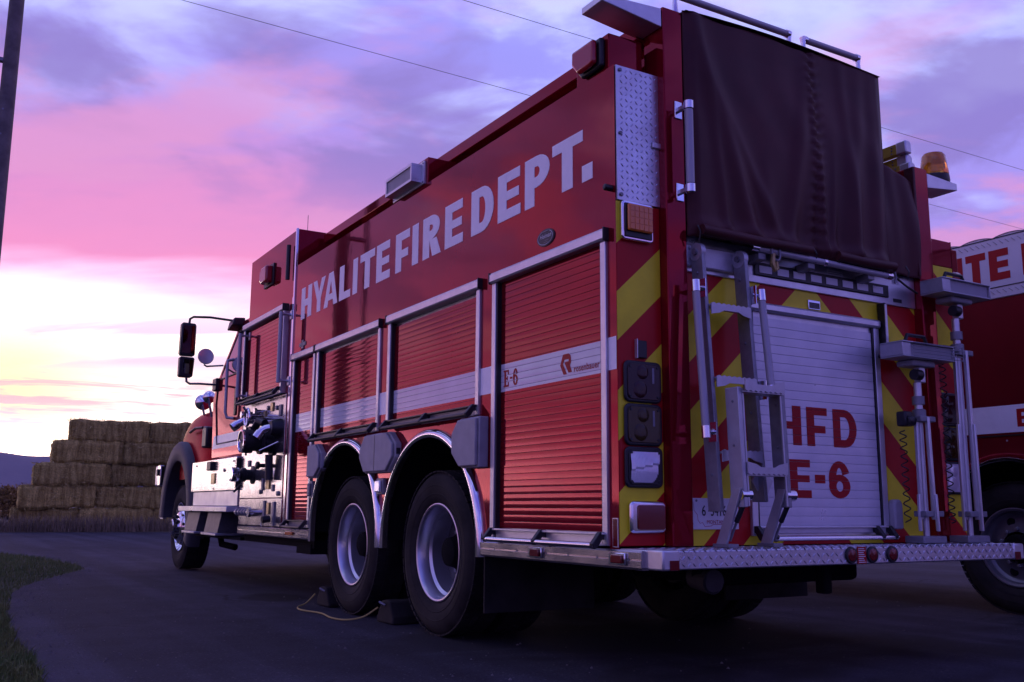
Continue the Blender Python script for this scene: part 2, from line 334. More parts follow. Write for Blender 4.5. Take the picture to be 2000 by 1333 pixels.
# ------------------------------------------------------------------ mesh builder
class MB:
    def __init__(s): s.v = []; s.f = []
    def add(s, vs, fs):
        o = len(s.v); s.v += [tuple(p) for p in vs]; s.f += [tuple(i + o for i in q) for q in fs]; return s
    def box(s, x0, x1, y0, y1, z0, z1):
        return s.add([(x0, y0, z0), (x1, y0, z0), (x1, y1, z0), (x0, y1, z0), (x0, y0, z1), (x1, y0, z1), (x1, y1, z1), (x0, y1, z1)],
                     [(0, 3, 2, 1), (4, 5, 6, 7), (0, 1, 5, 4), (1, 2, 6, 5), (2, 3, 7, 6), (3, 0, 4, 7)])
    def hexa(s, p):      # 8 points, bottom ring then top ring
        return s.add(p, [(0, 3, 2, 1), (4, 5, 6, 7), (0, 1, 5, 4), (1, 2, 6, 5), (2, 3, 7, 6), (3, 0, 4, 7)])
    def bar(s, a, b, w, d, ref=(0, 0, 1)):   # rectangular bar from a to b: w across (ref x dir), d along ref
        a, b = Vector(a), Vector(b); t = (b - a).normalized(); ref = Vector(ref)
        if abs(t.dot(ref)) > 0.95: ref = Vector((0, 1, 0))
        n = t.cross(ref).normalized(); r2 = n.cross(t)
        p = []
        for c in (a, b):
            for i, j in ((-1, -1), (1, -1), (1, 1), (-1, 1)): p.append(c + n * (i * w / 2) + r2 * (j * d / 2))
        return s.hexa(p)
    def tube(s, pts, r, n=10, cap=True):
        pts = [Vector(p) for p in pts]; k = len(pts)
        rs = r if isinstance(r, (list, tuple)) else [r] * k
        tg = []
        for i in range(k):
            a = pts[max(i - 1, 0)]; b = pts[min(i + 1, k - 1)]; tg.append((b - a).normalized())
        ref = Vector((0, 0, 1)) if abs(tg[0].z) < 0.9 else Vector((1, 0, 0))
        nn = tg[0].cross(ref).normalized(); vs = []
        for i in range(k):
            nn = (nn - tg[i] * nn.dot(tg[i])).normalized(); bb = tg[i].cross(nn)
            for j in range(n):
                a = 2 * PI * j / n; vs.append(pts[i] + (nn * math.cos(a) + bb * math.sin(a)) * rs[i])
        fs = [(i * n + j, i * n + (j + 1) % n, (i + 1) * n + (j + 1) % n, (i + 1) * n + j) for i in range(k - 1) for j in range(n)]
        if cap: fs += [tuple(range(n - 1, -1, -1)), tuple((k - 1) * n + j for j in range(n))]
        return s.add(vs, fs)
    def lathe(s, prof, o, ax=(1, 0, 0), n=32, cap=False):   # prof: (along axis, radius)
        o = Vector(o); ax = Vector(ax).normalized()
        ref = Vector((0, 0, 1)) if abs(ax.z) < 0.9 else Vector((1, 0, 0))
        e1 = (ref - ax * ref.dot(ax)).normalized(); e2 = ax.cross(e1); vs = []
        for t, r in prof:
            for j in range(n):
                a = 2 * PI * j / n; vs.append(o + ax * t + (e1 * math.cos(a) + e2 * math.sin(a)) * r)
        k = len(prof)
        fs = [(i * n + j, i * n + (j + 1) % n, (i + 1) * n + (j + 1) % n, (i + 1) * n + j) for i in range(k - 1) for j in range(n)]
        if cap: fs += [tuple(range(n - 1, -1, -1)), tuple((k - 1) * n + j for j in range(n))]
        return s.add(vs, fs)
    def prism(s, poly, a0, a1, plane='yz'):
        def p3(u, v, a): return {'yz': (a, u, v), 'xz': (u, a, v), 'xy': (u, v, a)}[plane]
        k = len(poly); vs = [p3(u, v, a0) for u, v in poly] + [p3(u, v, a1) for u, v in poly]
        fs = [tuple(range(k)), tuple(range(2 * k - 1, k - 1, -1))] + [(i, i + k, (i + 1) % k + k, (i + 1) % k) for i in range(k)]
        return s.add(vs, fs)
    def mesh(s, name, recalc=True, ang=32, flat=False):
        me = bpy.data.meshes.new(name); me.from_pydata(s.v, [], s.f)
        if recalc:
            bm = bmesh.new(); bm.from_mesh(me); bmesh.ops.recalc_face_normals(bm, faces=bm.faces); bm.to_mesh(me); bm.free()
        if not flat:
            me.polygons.foreach_set('use_smooth', [True] * len(me.polygons)); me.set_sharp_from_angle(angle=R(ang))
        return me
    def build(s, name, material, parent=None, bevel=0.0, seg=2, **kw):
        return link(name, s.mesh(name, **kw), material, parent, bevel, seg)

def link(name, me, material, parent=None, bevel=0.0, seg=2, loc=None):
    o = bpy.data.objects.new(name, me); col.objects.link(o)
    if material is not None and len(me.materials) == 0: me.materials.append(M[material] if isinstance(material, str) else material)
    if parent is not None:
        o.parent = parent
        if parent.type == 'EMPTY': o.matrix_parent_inverse = Matrix.Translation(parent.location).inverted()
        elif parent.parent is None: o.matrix_parent_inverse = Matrix.Translation(parent.location).inverted()
    if loc is not None: o.location = loc
    if bevel:
        b = o.modifiers.new('bevel', 'BEVEL'); b.width = bevel; b.segments = seg; b.limit_method = 'ANGLE'; b.angle_limit = R(40)
    return o

def thing(name, loc, label, cat, group=None):
    o = bpy.data.objects.new(name, None); col.objects.link(o); o.location = loc; o.empty_display_size = 0.2
    return tag(o, label, cat, group)
def tag(o, label=None, cat=None, group=None, kind=None):
    if label: o['label'] = label
    if cat: o['category'] = cat
    if group: o['group'] = group
    if kind: o['kind'] = kind
    return o
def B(*a): return MB().box(*a)

# ------------------------------------------------------------------ lettering
def rect(a, b, c, d): return [(a, b), (c, b), (c, d), (a, d)]
def bowl(sx, sy, y0, y1, n=12, x1=1.0):
    h_ = (y1 - y0) / 2; cy = (y0 + y1) / 2; out = []
    xs = max(0.48 * x1, sx)
    o = [(sx, y1)] + [(xs + (x1 - xs) * math.cos(a), cy + h_ * math.sin(a)) for a in [PI / 2 - PI * i / n for i in range(n + 1)]] + [(sx, y0)]
    i_ = [(sx, y1 - sy)] + [(xs + max(x1 - xs - sx, .02) * math.cos(a), cy + (h_ - sy) * math.sin(a)) for a in [PI / 2 - PI * i / n for i in range(n + 1)]] + [(sx, y0 + sy)]
    return [[o[k], o[k + 1], i_[k + 1], i_[k]] for k in range(len(o) - 1)]
def glyph(c, sx=0.3, sy=0.19):
    if c == 'H': return [rect(0, 0, sx, 1), rect(1 - sx, 0, 1, 1), rect(sx, .5 - sy / 2, 1 - sx, .5 + sy / 2)]
    if c == 'Y': return [[(0, 1), (sx * 1.05, 1), (.5, .60), (.5, .0), (.5 - sx / 2, 0), (.5 - sx / 2, .38)], [(1, 1), (1 - sx * 1.05, 1), (.5, .60), (.5, 0), (.5 + sx / 2, 0), (.5 + sx / 2, .38)]]
    if c == 'A':
        xi = lambda y: sx + (.5 - sx) * y / .76
        return [[(0, 0), (sx, 0), (.5, .76), (.5, 1), (.5 - sx * .55, 1)], [(1, 0), (1 - sx, 0), (.5, .76), (.5, 1), (.5 + sx * .55, 1)],
                [(xi(.18), .18), (1 - xi(.18), .18), (1 - xi(.18 + sy * .85), .18 + sy * .85), (xi(.18 + sy * .85), .18 + sy * .85)]]
    if c == 'L': return [rect(0, 0, sx, 1), rect(sx, 0, 1, sy)]
    if c == 'I': return [rect(0, 0, 1, 1)]
    if c == 'T': return [rect(0, 1 - sy, 1, 1), rect(.5 - sx / 2, 0, .5 + sx / 2, 1 - sy)]
    if c == 'E': return [rect(0, 0, sx, 1), rect(sx, 0, 1, sy), rect(sx, .5 - sy * .45, .93, .5 + sy * .45), rect(sx, 1 - sy, .97, 1)]
    if c == 'F': return [rect(0, 0, sx, 1), rect(sx, .43 - sy * .45, .9, .43 + sy * .5), rect(sx, 1 - sy, 1, 1)]
    if c == 'D': return [rect(0, 0, sx, 1)] + bowl(sx, sy, 0, 1)
    if c == 'P': return [rect(0, 0, sx, 1)] + bowl(sx, sy, .36, 1)
    if c == 'R': return [rect(0, 0, sx, 1)] + bowl(sx, sy, .42, 1, x1=.95) + [[(.38, .42), (.38 + sx * 1.05, .42), (1.03, 0), (1.03 - sx * 1.25, 0)]]
    if c == '.': return [rect(0, 0, 1, 1)]
    if c == '-': return [rect(0, 0, 1, 1)]
    if c == '6':
        out = []; n = 20
        for k in range(n):
            a, b = 2 * PI * k / n, 2 * PI * (k + 1) / n
            o = lambda t: (.5 + .5 * math.cos(t), .32 + .32 * math.sin(t)); i = lambda t: (.5 + (.5 - sx) * math.cos(t), .32 + (.32 - sy * .9) * math.sin(t))
            out.append([o(a), o(b), i(b), i(a)])
        n = 14
        oo = [(.5 - .5 * math.cos(t), .5 + .5 * math.sin(t)) for t in [PI * (-.1 + .98 * k / n) for k in range(n + 1)]]
        ii = [(.5 - (.5 - sx) * math.cos(t), .5 + (.5 - sy * .9) * math.sin(t)) for t in [PI * (-.1 + .98 * k / n) for k in range(n + 1)]]
        for k in range(n): out.append([oo[k], oo[k + 1], ii[k + 1], ii[k]])
        return out
    return []
def clip_band(poly, lo, hi):
    for lim, sg in ((lo, 1), (hi, -1)):
        out = []
        for p, q in zip(poly, poly[1:] + poly[:1]):
            a, b = sg * (p[1] - lim), sg * (q[1] - lim)
            if a >= 0: out.append(p)
            if (a > 0 > b) or (a < 0 < b): t = a / (a - b); out.append((p[0] + (q[0] - p[0]) * t, p[1] + (q[1] - p[1]) * t))
        poly = out
        if len(poly) < 3: return []
    return poly
def letters(items, surf, name, material, parent, th=0.0012, bands=None):
    """items: (char, u0, u1, v0, v1, sx, sy); surf(u, v, depth) -> point; thin vinyl sheets"""
    mb = MB(); d = 0
    for c, u0, u1, v0, v1, sx, sy in items:
        for poly in glyph(c, sx, sy):
            d += 1; e = th + 0.00002 * (d % 60)
            pts = [(u0 + (u1 - u0) * a, v0 + (v1 - v0) * b) for a, b in poly]
            for pts in ([clip_band(pts, lo, hi) for lo, hi in bands] if bands else [pts]):
              k = len(pts)
              if k > 2: mb.add([surf(a, b, 0) for a, b in pts] + [surf(a, b, e) for a, b in pts],
                   [tuple(range(k, 2 * k))] + [(i, (i + 1) % k, (i + 1) % k + k, i + k) for i in range(k)])
    return mb.build(name, material, parent, flat=True)
def font_text(body, size, surf, name, material, parent, shear=0.0, bold=0.0, xs=1.0, th=0.0008, align='LEFT'):
    cu = bpy.data.curves.new('t', 'FONT'); cu.body = body; cu.size = 1.0; cu.shear = shear; cu.offset = bold; cu.align_x = align
    cu.resolution_u = 2
    o = bpy.data.objects.new('t', cu); me = bpy.data.meshes.new_from_object(o)
    bpy.data.objects.remove(o); bpy.data.curves.remove(cu)
    for v in me.vertices: v.co = Vector(surf(v.co.x * size * xs, v.co.y * size, th))
    me.name = name; me.materials.clear()
    return link(name, me, material, parent)

side_s = lambda y0, z0, x=0.0: (lambda u, v, d: (x - d, y0 - u, z0 + v))       # reads on the driver's side
rear_s = lambda x0, z0, y=0.0: (lambda u, v, d: (x0 + u, y - d, z0 + v))       # reads on the rear

# tread plate lozenges: real raised bars
def tread(mb, org, eu, ev, nu, nv, pitch=0.03, hgt=0.0022, L=0.0125, W=0.0042):
    org, eu, ev = Vector(org), Vector(eu), Vector(ev); en = eu.cross(ev)
    for i in range(nu):
        for j in range(nv):
            c = org + eu * ((i + .5) * pitch) + ev * ((j + .5) * pitch)
            s_ = 1 if (i + j) % 2 == 0 else -1
            a = (eu + ev * s_).normalized(); b = en.cross(a)
            mb.add([c - a * L, c - b * W, c + a * L, c + b * W, c - a * L * .45 + en * hgt, c + a * L * .45 + en * hgt],
                   [(0, 1, 4), (1, 2, 5), (1, 5, 4), (2, 3, 5), (3, 0, 4), (3, 4, 5)])

# =================================================================== SETTING
def grid_sheet(name, pts_fn, nu, nv, material, kind='structure'):
    mb = MB(); vs = [pts_fn(i / nu, j / nv) for j in range(nv + 1) for i in range(nu + 1)]
    fs = [(j * (nu + 1) + i, j * (nu + 1) + i + 1, (j + 1) * (nu + 1) + i + 1, (j + 1) * (nu + 1) + i) for j in range(nv) for i in range(nu)]
    mb.add(vs, fs); o = mb.build(name, material, recalc=False, ang=80); tag(o, kind=kind); return o

gm = MB(); gm.add([(-3000, -900, -0.012), (3000, -900, -0.012), (3000, 3300, -0.012), (-3000, 3300, -0.012)], [(0, 1, 2, 3)])
tag(gm.build('ground', 'field', recalc=False), kind='structure')
# asphalt apron and road, an irregular sheet
edge = [(-1.54, 14.6), (-1.08, 12.75), (-0.87, 10.6), (-0.86, 9.65), (-1.20, 8.8), (-1.66, 7.5), (-1.92, 6.27), (-2.08, 4.45), (-2.14, 2.92), (-2.11, 2.03), (-2.14, 1.32), (-2.35, 0.2), (-2.9, -1.6), (-3.8, -3.4)]
def fine_edge(pts, amp, step=0.12):
    out = []
    for (a, b), (c, d) in zip(pts, pts[1:]):
        n = max(1, int(math.hypot(c - a, d - b) / step))
        for k in range(n):
            t = k / n; out.append((a + (c - a) * t + random.uniform(-amp, amp), b + (d - b) * t + random.uniform(-amp, amp)))
    return out + [pts[-1]]
fe = fine_edge(edge, 0.018)
far_edge = fine_edge([(40, 27.2), (10, 27.6), (3.7, 27.6), (-0.7, 28.3), (-8, 29.5), (-40, 36)], 0.06, 0.5)
poly = fe + [(-3.8, -12), (40, -12)] + far_edge + [(-40, 18), (-9, 16.2), (-3, 15.2)]
am = MB(); am.add([(x, y, 0.0) for x, y in poly], [tuple(range(len(poly)))])
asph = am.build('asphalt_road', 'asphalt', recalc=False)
tag(asph, kind='structure')
if asph.data.polygons[0].normal.z < 0: asph.data.flip_normals()
vg = [(x - 0.02, y, 0.0) for x, y in fe]
sm = MB(); vv = [(x, y, -0.006) for x, y in fe] + [(-3.8, -12, -0.006), (-14, -12, -0.006), (-14, 17, -0.006), (-3, 15.2, -0.006)]
sm.add(vv, [tuple(range(len(vv)))])
tag(sm.build('verge_soil', 'soil', recalc=False), kind='structure')

def blades(name, pts, h0, h1, w, material, lean=0.5, parent=None):
    n = len(pts); pts = np.asarray(pts, float)
    hh = rng.uniform(h0, h1, n); a = rng.uniform(0, 2 * PI, n); la = rng.uniform(0, 2 * PI, n); ll = rng.uniform(0, lean, n) * hh
    ww = rng.uniform(.6, 1.2, n) * w
    ex = np.stack([np.cos(a), np.sin(a), np.zeros(n)], -1) * ww[:, None] / 2
    mid = pts + np.stack([np.cos(la) * ll * .35, np.sin(la) * ll * .35, hh * .55], -1)
    tip = pts + np.stack([np.cos(la) * ll, np.sin(la) * ll, hh * (1 - .3 * ll / hh)], -1)
    v = np.stack([pts - ex, pts + ex, mid + ex * .7, mid - ex * .7, tip], 1).reshape(-1, 3)
    i = np.arange(n)[:, None] * 5
    me = bpy.data.meshes.new(name)
    q = (i + np.array([[0, 1, 2, 3]])); t = (i + np.array([[3, 2, 4]]))
    me.from_pydata(v.tolist(), [], q.tolist() + t.tolist())
    o = link(name, me, material, parent); return tag(o, kind='stuff')

def inside(x, y, pl):
    c = False; j = len(pl) - 1
    for i in range(len(pl)):
        if (pl[i][1] > y) != (pl[j][1] > y) and x < (pl[j][0] - pl[i][0]) * (y - pl[i][1]) / (pl[j][1] - pl[i][1]) + pl[i][0]: c = not c
        j = i
    return c
gp = []
while len(gp) < 95000:
    y = random.uniform(-3.4, 14.6) if random.random() < .6 else random.uniform(0.5, 5)
    x = random.uniform(-6.5, -0.8) if random.random() < .45 else random.uniform(-3.4, -0.8)
    if inside(x, y, poly): continue
    d = min(abs(x - ex_) + abs(y - ey_) for ex_, ey_ in fe[::4])
    if d < 0.10 and random.random() < 0.15: continue
    gp.append((x, y, -0.01))
tag(blades('grass', gp, 0.025, 0.085, 0.0048, 'blade', 1.2), 'short patchy autumn grass along the driveway edge', 'grass', kind='stuff')
gv = []
while len(gv) < 2600:
    if random.random() < .6:
        ex_, ey_ = random.choice(fe); q = (ex_ + random.gauss(.12, .16), ey_ + random.gauss(0, .1))
    else: q = (random.uniform(-2.4, 6), random.uniform(-2.5, 12))
    if inside(q[0], q[1], poly): gv.append(q)
gm_ = MB()
for x, y in gv:
    s_ = random.choice((.003, .004, .005, .006, .009)); a0 = random.uniform(0, 6)
    ring = [(x + s_ * random.uniform(.7, 1.3) * math.cos(a0 + i * PI / 2.5), y + s_ * random.uniform(.7, 1.3) * math.sin(a0 + i * PI / 2.5), .0005) for i in range(5)]
    gm_.add(ring + [(x, y, s_ * random.uniform(.7, 1.2))], [(i, (i + 1) % 5, 5) for i in range(5)])
M['pebble'] = mat('pebbles', (0.11, 0.10, 0.095), 0.9, var=(40, 0.5))
tag(gm_.build('gravel', 'pebble', flat=True), 'loose grit scattered over the asphalt and its edge', 'gravel', kind='stuff')
dg = [(random.uniform(-8, 9), 28.5 + abs(random.gauss(0, .45)) + (0.12 * max(0, -x0)), 0.0) for x0 in [0] * 9000]
tag(blades('dry_grass', dg, 0.15, 0.62, 0.02, 'drygrass', 0.5), 'tall pale dry grass at the foot of the hay stack', 'grass', kind='stuff')

# hills: a long wooded ridge
def ridge(u, v):
    x = -2600 + 5200 * u; y = 2300 + 700 * v
    hgt = 112 + 16 * math.sin(x * .0016 + 1.1) + 8 * math.sin(x * .0061 + .4) + 4 * math.sin(x * .017) + 2 * math.sin(x * .041 + 2)
    lw = min(max((x + 650) / 800, 0), 1); hgt *= .36 + .64 * lw * lw * (3 - 2 * lw)
    return (x, y, -3 + hgt * math.sin(min(v * 1.25, 1) * PI / 2) * (1 if v < .85 else 1 - (v - .85)))
grid_sheet('hills', ridge, 260, 8, 'hill')

# autumn bush beyond the stack
def bush(loc, w, hgt, label):
    t = thing('bush', loc, label, 'bush')
    tm = MB(); tips = []
    for k in range(9):
        a = 2 * PI * k / 9 + random.uniform(-.3, .3); q = Vector(loc) + Vector((random.uniform(-.3, .3), random.uniform(-.3, .3), -0.1)); pts = [q.copy()]
        dr = Vector((math.cos(a) * .5, math.sin(a) * .5, 1.1))
        for s_ in range(6):
            q = q + dr.normalized() * hgt / 5.5; dr += Vector((random.uniform(-.3, .3), random.uniform(-.3, .3), random.uniform(-.1, .25))); pts.append(q.copy()); 
            if s_ > 0: tips.append(q.copy())
        tm.tube(pts, [.11 * (1 - i / 7.5) for i in range(7)], 6)
        for b_ in range(4):
            p0 = pts[random.randint(1, 5)]; d2 = Vector((random.uniform(-1, 1), random.uniform(-1, 1), random.uniform(.1, .9)))
            p1 = p0 + d2 * hgt * .2; tips.append(p1); tm.tube([p0, (p0 + p1) / 2 + Vector((0, 0, .06)), p1], [.04, .028, .012], 5)
    tm.build('trunk', 'bark', t)
    lp = []
    for q in tips:
        for _ in range(90):
            r_ = Vector((random.gauss(0, 1), random.gauss(0, 1), random.gauss(0, .8))) * hgt * .085; lp.append(q + r_)
    n = len(lp); P_ = np.array([tuple(p) for p in lp]); e1 = rng.normal(size=(n, 3)); e1 /= np.linalg.norm(e1, axis=1)[:, None]
    e2 = np.cross(e1, rng.normal(size=(n, 3))); e2 /= np.linalg.norm(e2, axis=1)[:, None]
    s_ = rng.uniform(.05, .11, n)[:, None]
    v = np.stack([P_ - e1 * s_, P_ + e2 * s_ * .5, P_ + e1 * s_, P_ - e2 * s_ * .5], 1).reshape(-1, 3)
    me = bpy.data.meshes.new('crown'); me.from_pydata(v.tolist(), [], (np.arange(n)[:, None] * 4 + np.arange(4)).tolist())
    tag(link('crown', me, 'leaf', t), kind='stuff')
bush((1.75, 58, -.1), 3, 1.75, 'rounded russet autumn bush left of the hay stack')

# hay stack: each bale its own object
def bale_mesh(i, L=2.12, Dp=0.95, H=0.70):
    bm = bmesh.new(); bmesh.ops.create_cube(bm, size=1)
    for v in bm.verts: v.co = Vector((v.co.x * L, v.co.y * Dp, v.co.z * H))
    bmesh.ops.bevel(bm, geom=list(bm.edges), offset=.05, segments=2, affect='EDGES')
    bmesh.ops.subdivide_edges(bm, edges=[e for e in bm.edges if e.calc_length() > .3], cuts=7, use_grid_fill=True)
    rs = random.Random(i)
    ph = [rs.uniform(0, 6) for _ in range(6)]
    for v in bm.verts:
        x, y, z = v.co
        k = .034 * math.sin(x * 9 + ph[0]) + .022 * math.sin(x * 23 + ph[1]) + .012 * math.sin(z * 17 + y * 11 + ph[2]) + rs.uniform(-.022, .022)
        n = Vector((x / L, y / Dp, z / H)); v.co += n.normalized() * k
        v.co.z += .02 * math.sin(x * 2.1 + ph[3])
    me = bpy.data.meshes.new('hay_bale'); bm.to_mesh(me); bm.free()
    me.polygons.foreach_set('use_smooth', [True] * len(me.polygons)); me.materials.append(M['hay'])
    return me
BM_ = [bale_mesh(i) for i in range(5)]
starts = [-0.34, -0.16, 0.16, 0.62, 1.06]
rown = ['bottom', 'second', 'middle', 'fourth', 'top']
posn = ['leftmost', 'second from left', 'third from left', 'fourth from left']
for r_ in range(5):
    x = starts[r_]; k = 0
    while x < 7.6 and k < 4:
        o = bpy.data.objects.new('hay_bale', BM_[(r_ * 2 + k) % 5]); col.objects.link(o)
        L = 2.12 * random.choice((.88, 1.0, 1.06, 1.14)); o.scale = (L / 2.12, 1, random.uniform(.97, 1.02)); o.location = (x + L / 2, 30.1 + random.uniform(-.13, .13) - (x + L / 2) * .06, 0.34 + r_ * .690 + random.uniform(-.012, .012))
        o.rotation_euler = (random.uniform(-.012, .012), random.uniform(-.012, .012), -.05 + random.uniform(-.03, .03))
        tag(o, f'{posn[k]} hay bale of the {rown[r_]} row in the stepped stack', 'hay bale', 'hay bales in the stepped stack')
        # loose straw standing off the faces
        n = 1000; pts = np.stack([rng.uniform(-1.06, 1.06, n), -.475 + rng.uniform(-.02, .01, n), rng.uniform(-.34, .34, n)], -1)
        topn = 360; pts[:topn, 1] = rng.uniform(-.47, .3, topn); pts[:topn, 2] = .335
        dv = rng.normal(size=(n, 3)) * .06; dv[:, 1] -= .03; dv[:topn, 2] = np.abs(dv[:topn, 2])
        wv = rng.normal(size=(n, 3)) * .006
        v = np.stack([pts - wv, pts + wv, pts + dv], 1).reshape(-1, 3)
        me = bpy.data.meshes.new('straw'); me.from_pydata(v.tolist(), [], (np.arange(n)[:, None] * 3 + np.arange(3)).tolist()); me.materials.append(M['straw'])
        s_ = bpy.data.objects.new('straw', me); col.objects.link(s_); s_.parent = o; s_['kind'] = 'stuff'
        x += L - .03; k += 1

# utility pole with a crossarm, two wires
PX, PY = -2.225, 9.5
t = thing('utility_pole', (PX, PY, 0), 'weathered wooden utility pole at the left edge of the picture', 'utility pole')
MB().tube([(PX - .36, PY + .02, -.2), (PX - .36, PY + .02, 6.4)], .032, 10).build('added_upright', 'steel', t)  # unseen upright with brackets, added for its thin streak in the side paint
for z in (1.2, 2.9, 4.6, 6.2): B(PX - .37, PX - .08, PY - .02, PY + .06, z, z + .05).build('standoff', 'steel', t, .004)
MB().tube([(PX, PY, -.3), (PX, PY, 4), (PX, PY, 8.6)], [.115, .098, .08], 20).build('pole', 'wood', t)
B(PX - .14, PX - .05, PY - 1.55, PY + 1.0, 7.78, 7.9).build('crossarm', 'wood', t, .008)
for yy in (8.08, 10.2):
    MB().lathe([(0, .02), (.03, .045), (.06, .03), (.09, .045), (.12, .02)], (PX - .095, yy, 7.9), (0, 0, 1), 14, True).build('insulator', 'grey', t)
for k in range(9):
    z = 3.0 + k * .32
    MB().lathe([(0, .012), (.014, .012)], (PX + .075 - .11, PY - .075, z), (-.3, -1, 0), 8, True).build('bolt', 'steel', t)
def wire(y0, y1, lab):
    mb = MB(); mb.tube([(PX - .095 + i * 2.4, y0 + (y1 - y0) * i / 14, 8.02 - .25 * math.sin(PI * i / 14) * .2) for i in range(15)], .004, 6)
    tag(mb.build('overhead_wire', 'wire'), lab, 'wire', 'overhead wires')
wire(8.08, 8.05, 'overhead wire nearer the camera, passing behind the maroon cover')
wire(10.18, 10.95, 'overhead wire farther from the camera, crossing the sky above the side lettering')

# =================================================================== FIRE ENGINE
W = 2.5
T = thing('fire_engine', (1.25, 4.6, 0), 'red tandem axle fire engine with white HYALITE FIRE DEPT. lettering, parked in the foreground', 'fire engine')
AR = [(1.925, .665, 1.215), (3.345, .665, 1.24)]     # wheel arches: centre y, radius, top z
def arch_z(y, lo):
    for c, r, top in AR:
        if abs(y - c) < r: return max(lo, top - r + math.sqrt(max(r * r - (y - c) ** 2, 0)))
    return lo
# --- driver's side skin, openings left for the shutters
def skin(x, name, s=1):
    mb = MB()
    def q(y0, y1, z0, z1): mb.add([(x, y0, z0), (x, y1, z0), (x, y1, z1), (x, y0, z1)], [(0, 1, 2, 3)])
    LO, ZT = .575, (2.875 if s > 0 else 2.36)
    q(0, 4.70, 2.07, ZT)
    for a, b in ((0, .07), (1.145, 1.29), (2.60, 2.735), (4.04, 4.085), (4.655, 4.70)): q(a, b, 1.29, 2.07)
    q(0, .07, LO, 1.29); q(4.655, 4.70, LO, 1.29)
    ys = sorted(set([1.145 + i * (4.085 - 1.145) / 90 for i in range(91)] + [c + s_ * r * (1 - 1e-4) for c, r, _ in AR for s_ in (-1, 1)] + [c + s_ * r * (1 + 1e-4) for c, r, _ in AR for s_ in (-1, 1)]))
    ys = [y for y in ys if 1.145 <= y <= 4.085]
    for a, b in zip(ys, ys[1:]):
        mb.add([(x, a, arch_z(a, LO)), (x, b, arch_z(b, LO)), (x, b, 1.29), (x, a, 1.29)], [(0, 1, 2, 3)])
    if s < 0:
        for a, b, z in ((.07, 1.145, LO), (1.29, 2.6, 1.29), (2.735, 4.04, 1.29), (4.085, 4.655, LO)): q(a, b, z, 2.07)
    return mb.build(name, 'red', T, recalc=False)
sk = skin(0.0, 'side_panel')
skin(W, 'side_panel', -1)
# white reflective stripe on the pillars between the shutters
for a, b in ((0.004, .066), (1.149, 1.290), (2.604, 2.735), (4.044, 4.085)):
    MB().add([(-.0015, a, 1.394), (-.0015, b, 1.394), (-.0015, b, 1.547), (-.0015, a, 1.547)], [(0, 1, 2, 3)]).build('stripe', 'white_vinyl', T, recalc=False)
# body core behind the skins: unseen dark filler, added to block light
B(.06, W - .03, .06, 4.68, 1.28, 2.33).build('body_core', 'dark', T); B(.06, 1.80, .11, 4.68, 2.331, 2.84).build('upper_core', 'dark', T)
mb = MB(); mb.box(.06, W - .03, .06, 1.17, .60, 1.275); mb.box(.06, W - .03, 4.07, 4.68, .60, 1.275); mb.build('lower_core', 'dark', T)
B(.004, 1.82, .02, 4.69, 2.842, 2.872).build('roof_deck', 'red', T); B(1.83, W - .004, .06, 4.69, 2.332, 2.358).build('ladder_deck', 'red', T); B(1.803, 1.82, .11, 4.69, 2.36, 2.84).build('inner_side', 'red', T)
B(.70, 1.80, .07, 9.3, .50, .78).build('chassis_frame', 'dark', T)
# wheel wells: black liners
mb = MB()
for c, r, top in AR:
    n = 24; pr_ = [(c + (r + .005) * math.cos(a), top - r + (r + .005) * math.sin(a)) for a in [PI * i / n for i in range(n + 1)]]
    pr_ = [(c + r + .005, .58)] + pr_ + [(c - r - .005, .58)]
    vs = [(.012, y, z) for y, z in pr_] + [(.75, y, z) for y, z in pr_]; k = len(pr_)
    mb.add(vs, [(i, i + 1, i + 1 + k, i + k) for i in range(k - 1)])
    mb.add([(W - x_, y, z) for x_, y, z in vs], [(i, i + 1, i + 1 + k, i + k) for i in range(k - 1)])
mb.box(.75, .78, 1.2, 4.05, .5, 1.279); mb.box(W - .78, W - .75, 1.2, 4.05, .5, 1.279)
mb.build('wheel_well', 'dark', T)
# polished arch trims: a rolled D section round each opening
for c, r, top in AR:
    for x0, s_ in ((0.0, -1), (W, 1)):
        n = 36; path = [(c + r - .012, .50)] + [(c + (r - .012) * math.cos(a), top - r + (r - .012) * math.sin(a)) for a in [PI * i / n for i in range(n + 1)]] + [(c - r + .012, .50)]
        sec = [(-.012, -.010), (.026, -.010), (.034, .006), (.030, .028), (.016, .040), (-.004, .042)]   # (out of side, radially outwards)
        vs = []
        for i, (y, z) in enumerate(path):
            dy, dz = y - c, max(z - (top - r), 0); 
            if z <= top - r: dy, dz = math.copysign(1, dy), 0
            l = math.hypot(dy, dz); dy, dz = dy / l, dz / l
            for o_, ra in sec: vs.append((x0 + s_ * o_, y + dy * ra, z + dz * ra))
        k = len(sec); MB().add(vs, [(i * k + j, i * k + (j + 1) % k, (i + 1) * k + (j + 1) % k, (i + 1) * k + j) for i in range(len(path) - 1) for j in range(k)]).build('arch_trim', 'chrome', T, ang=60)

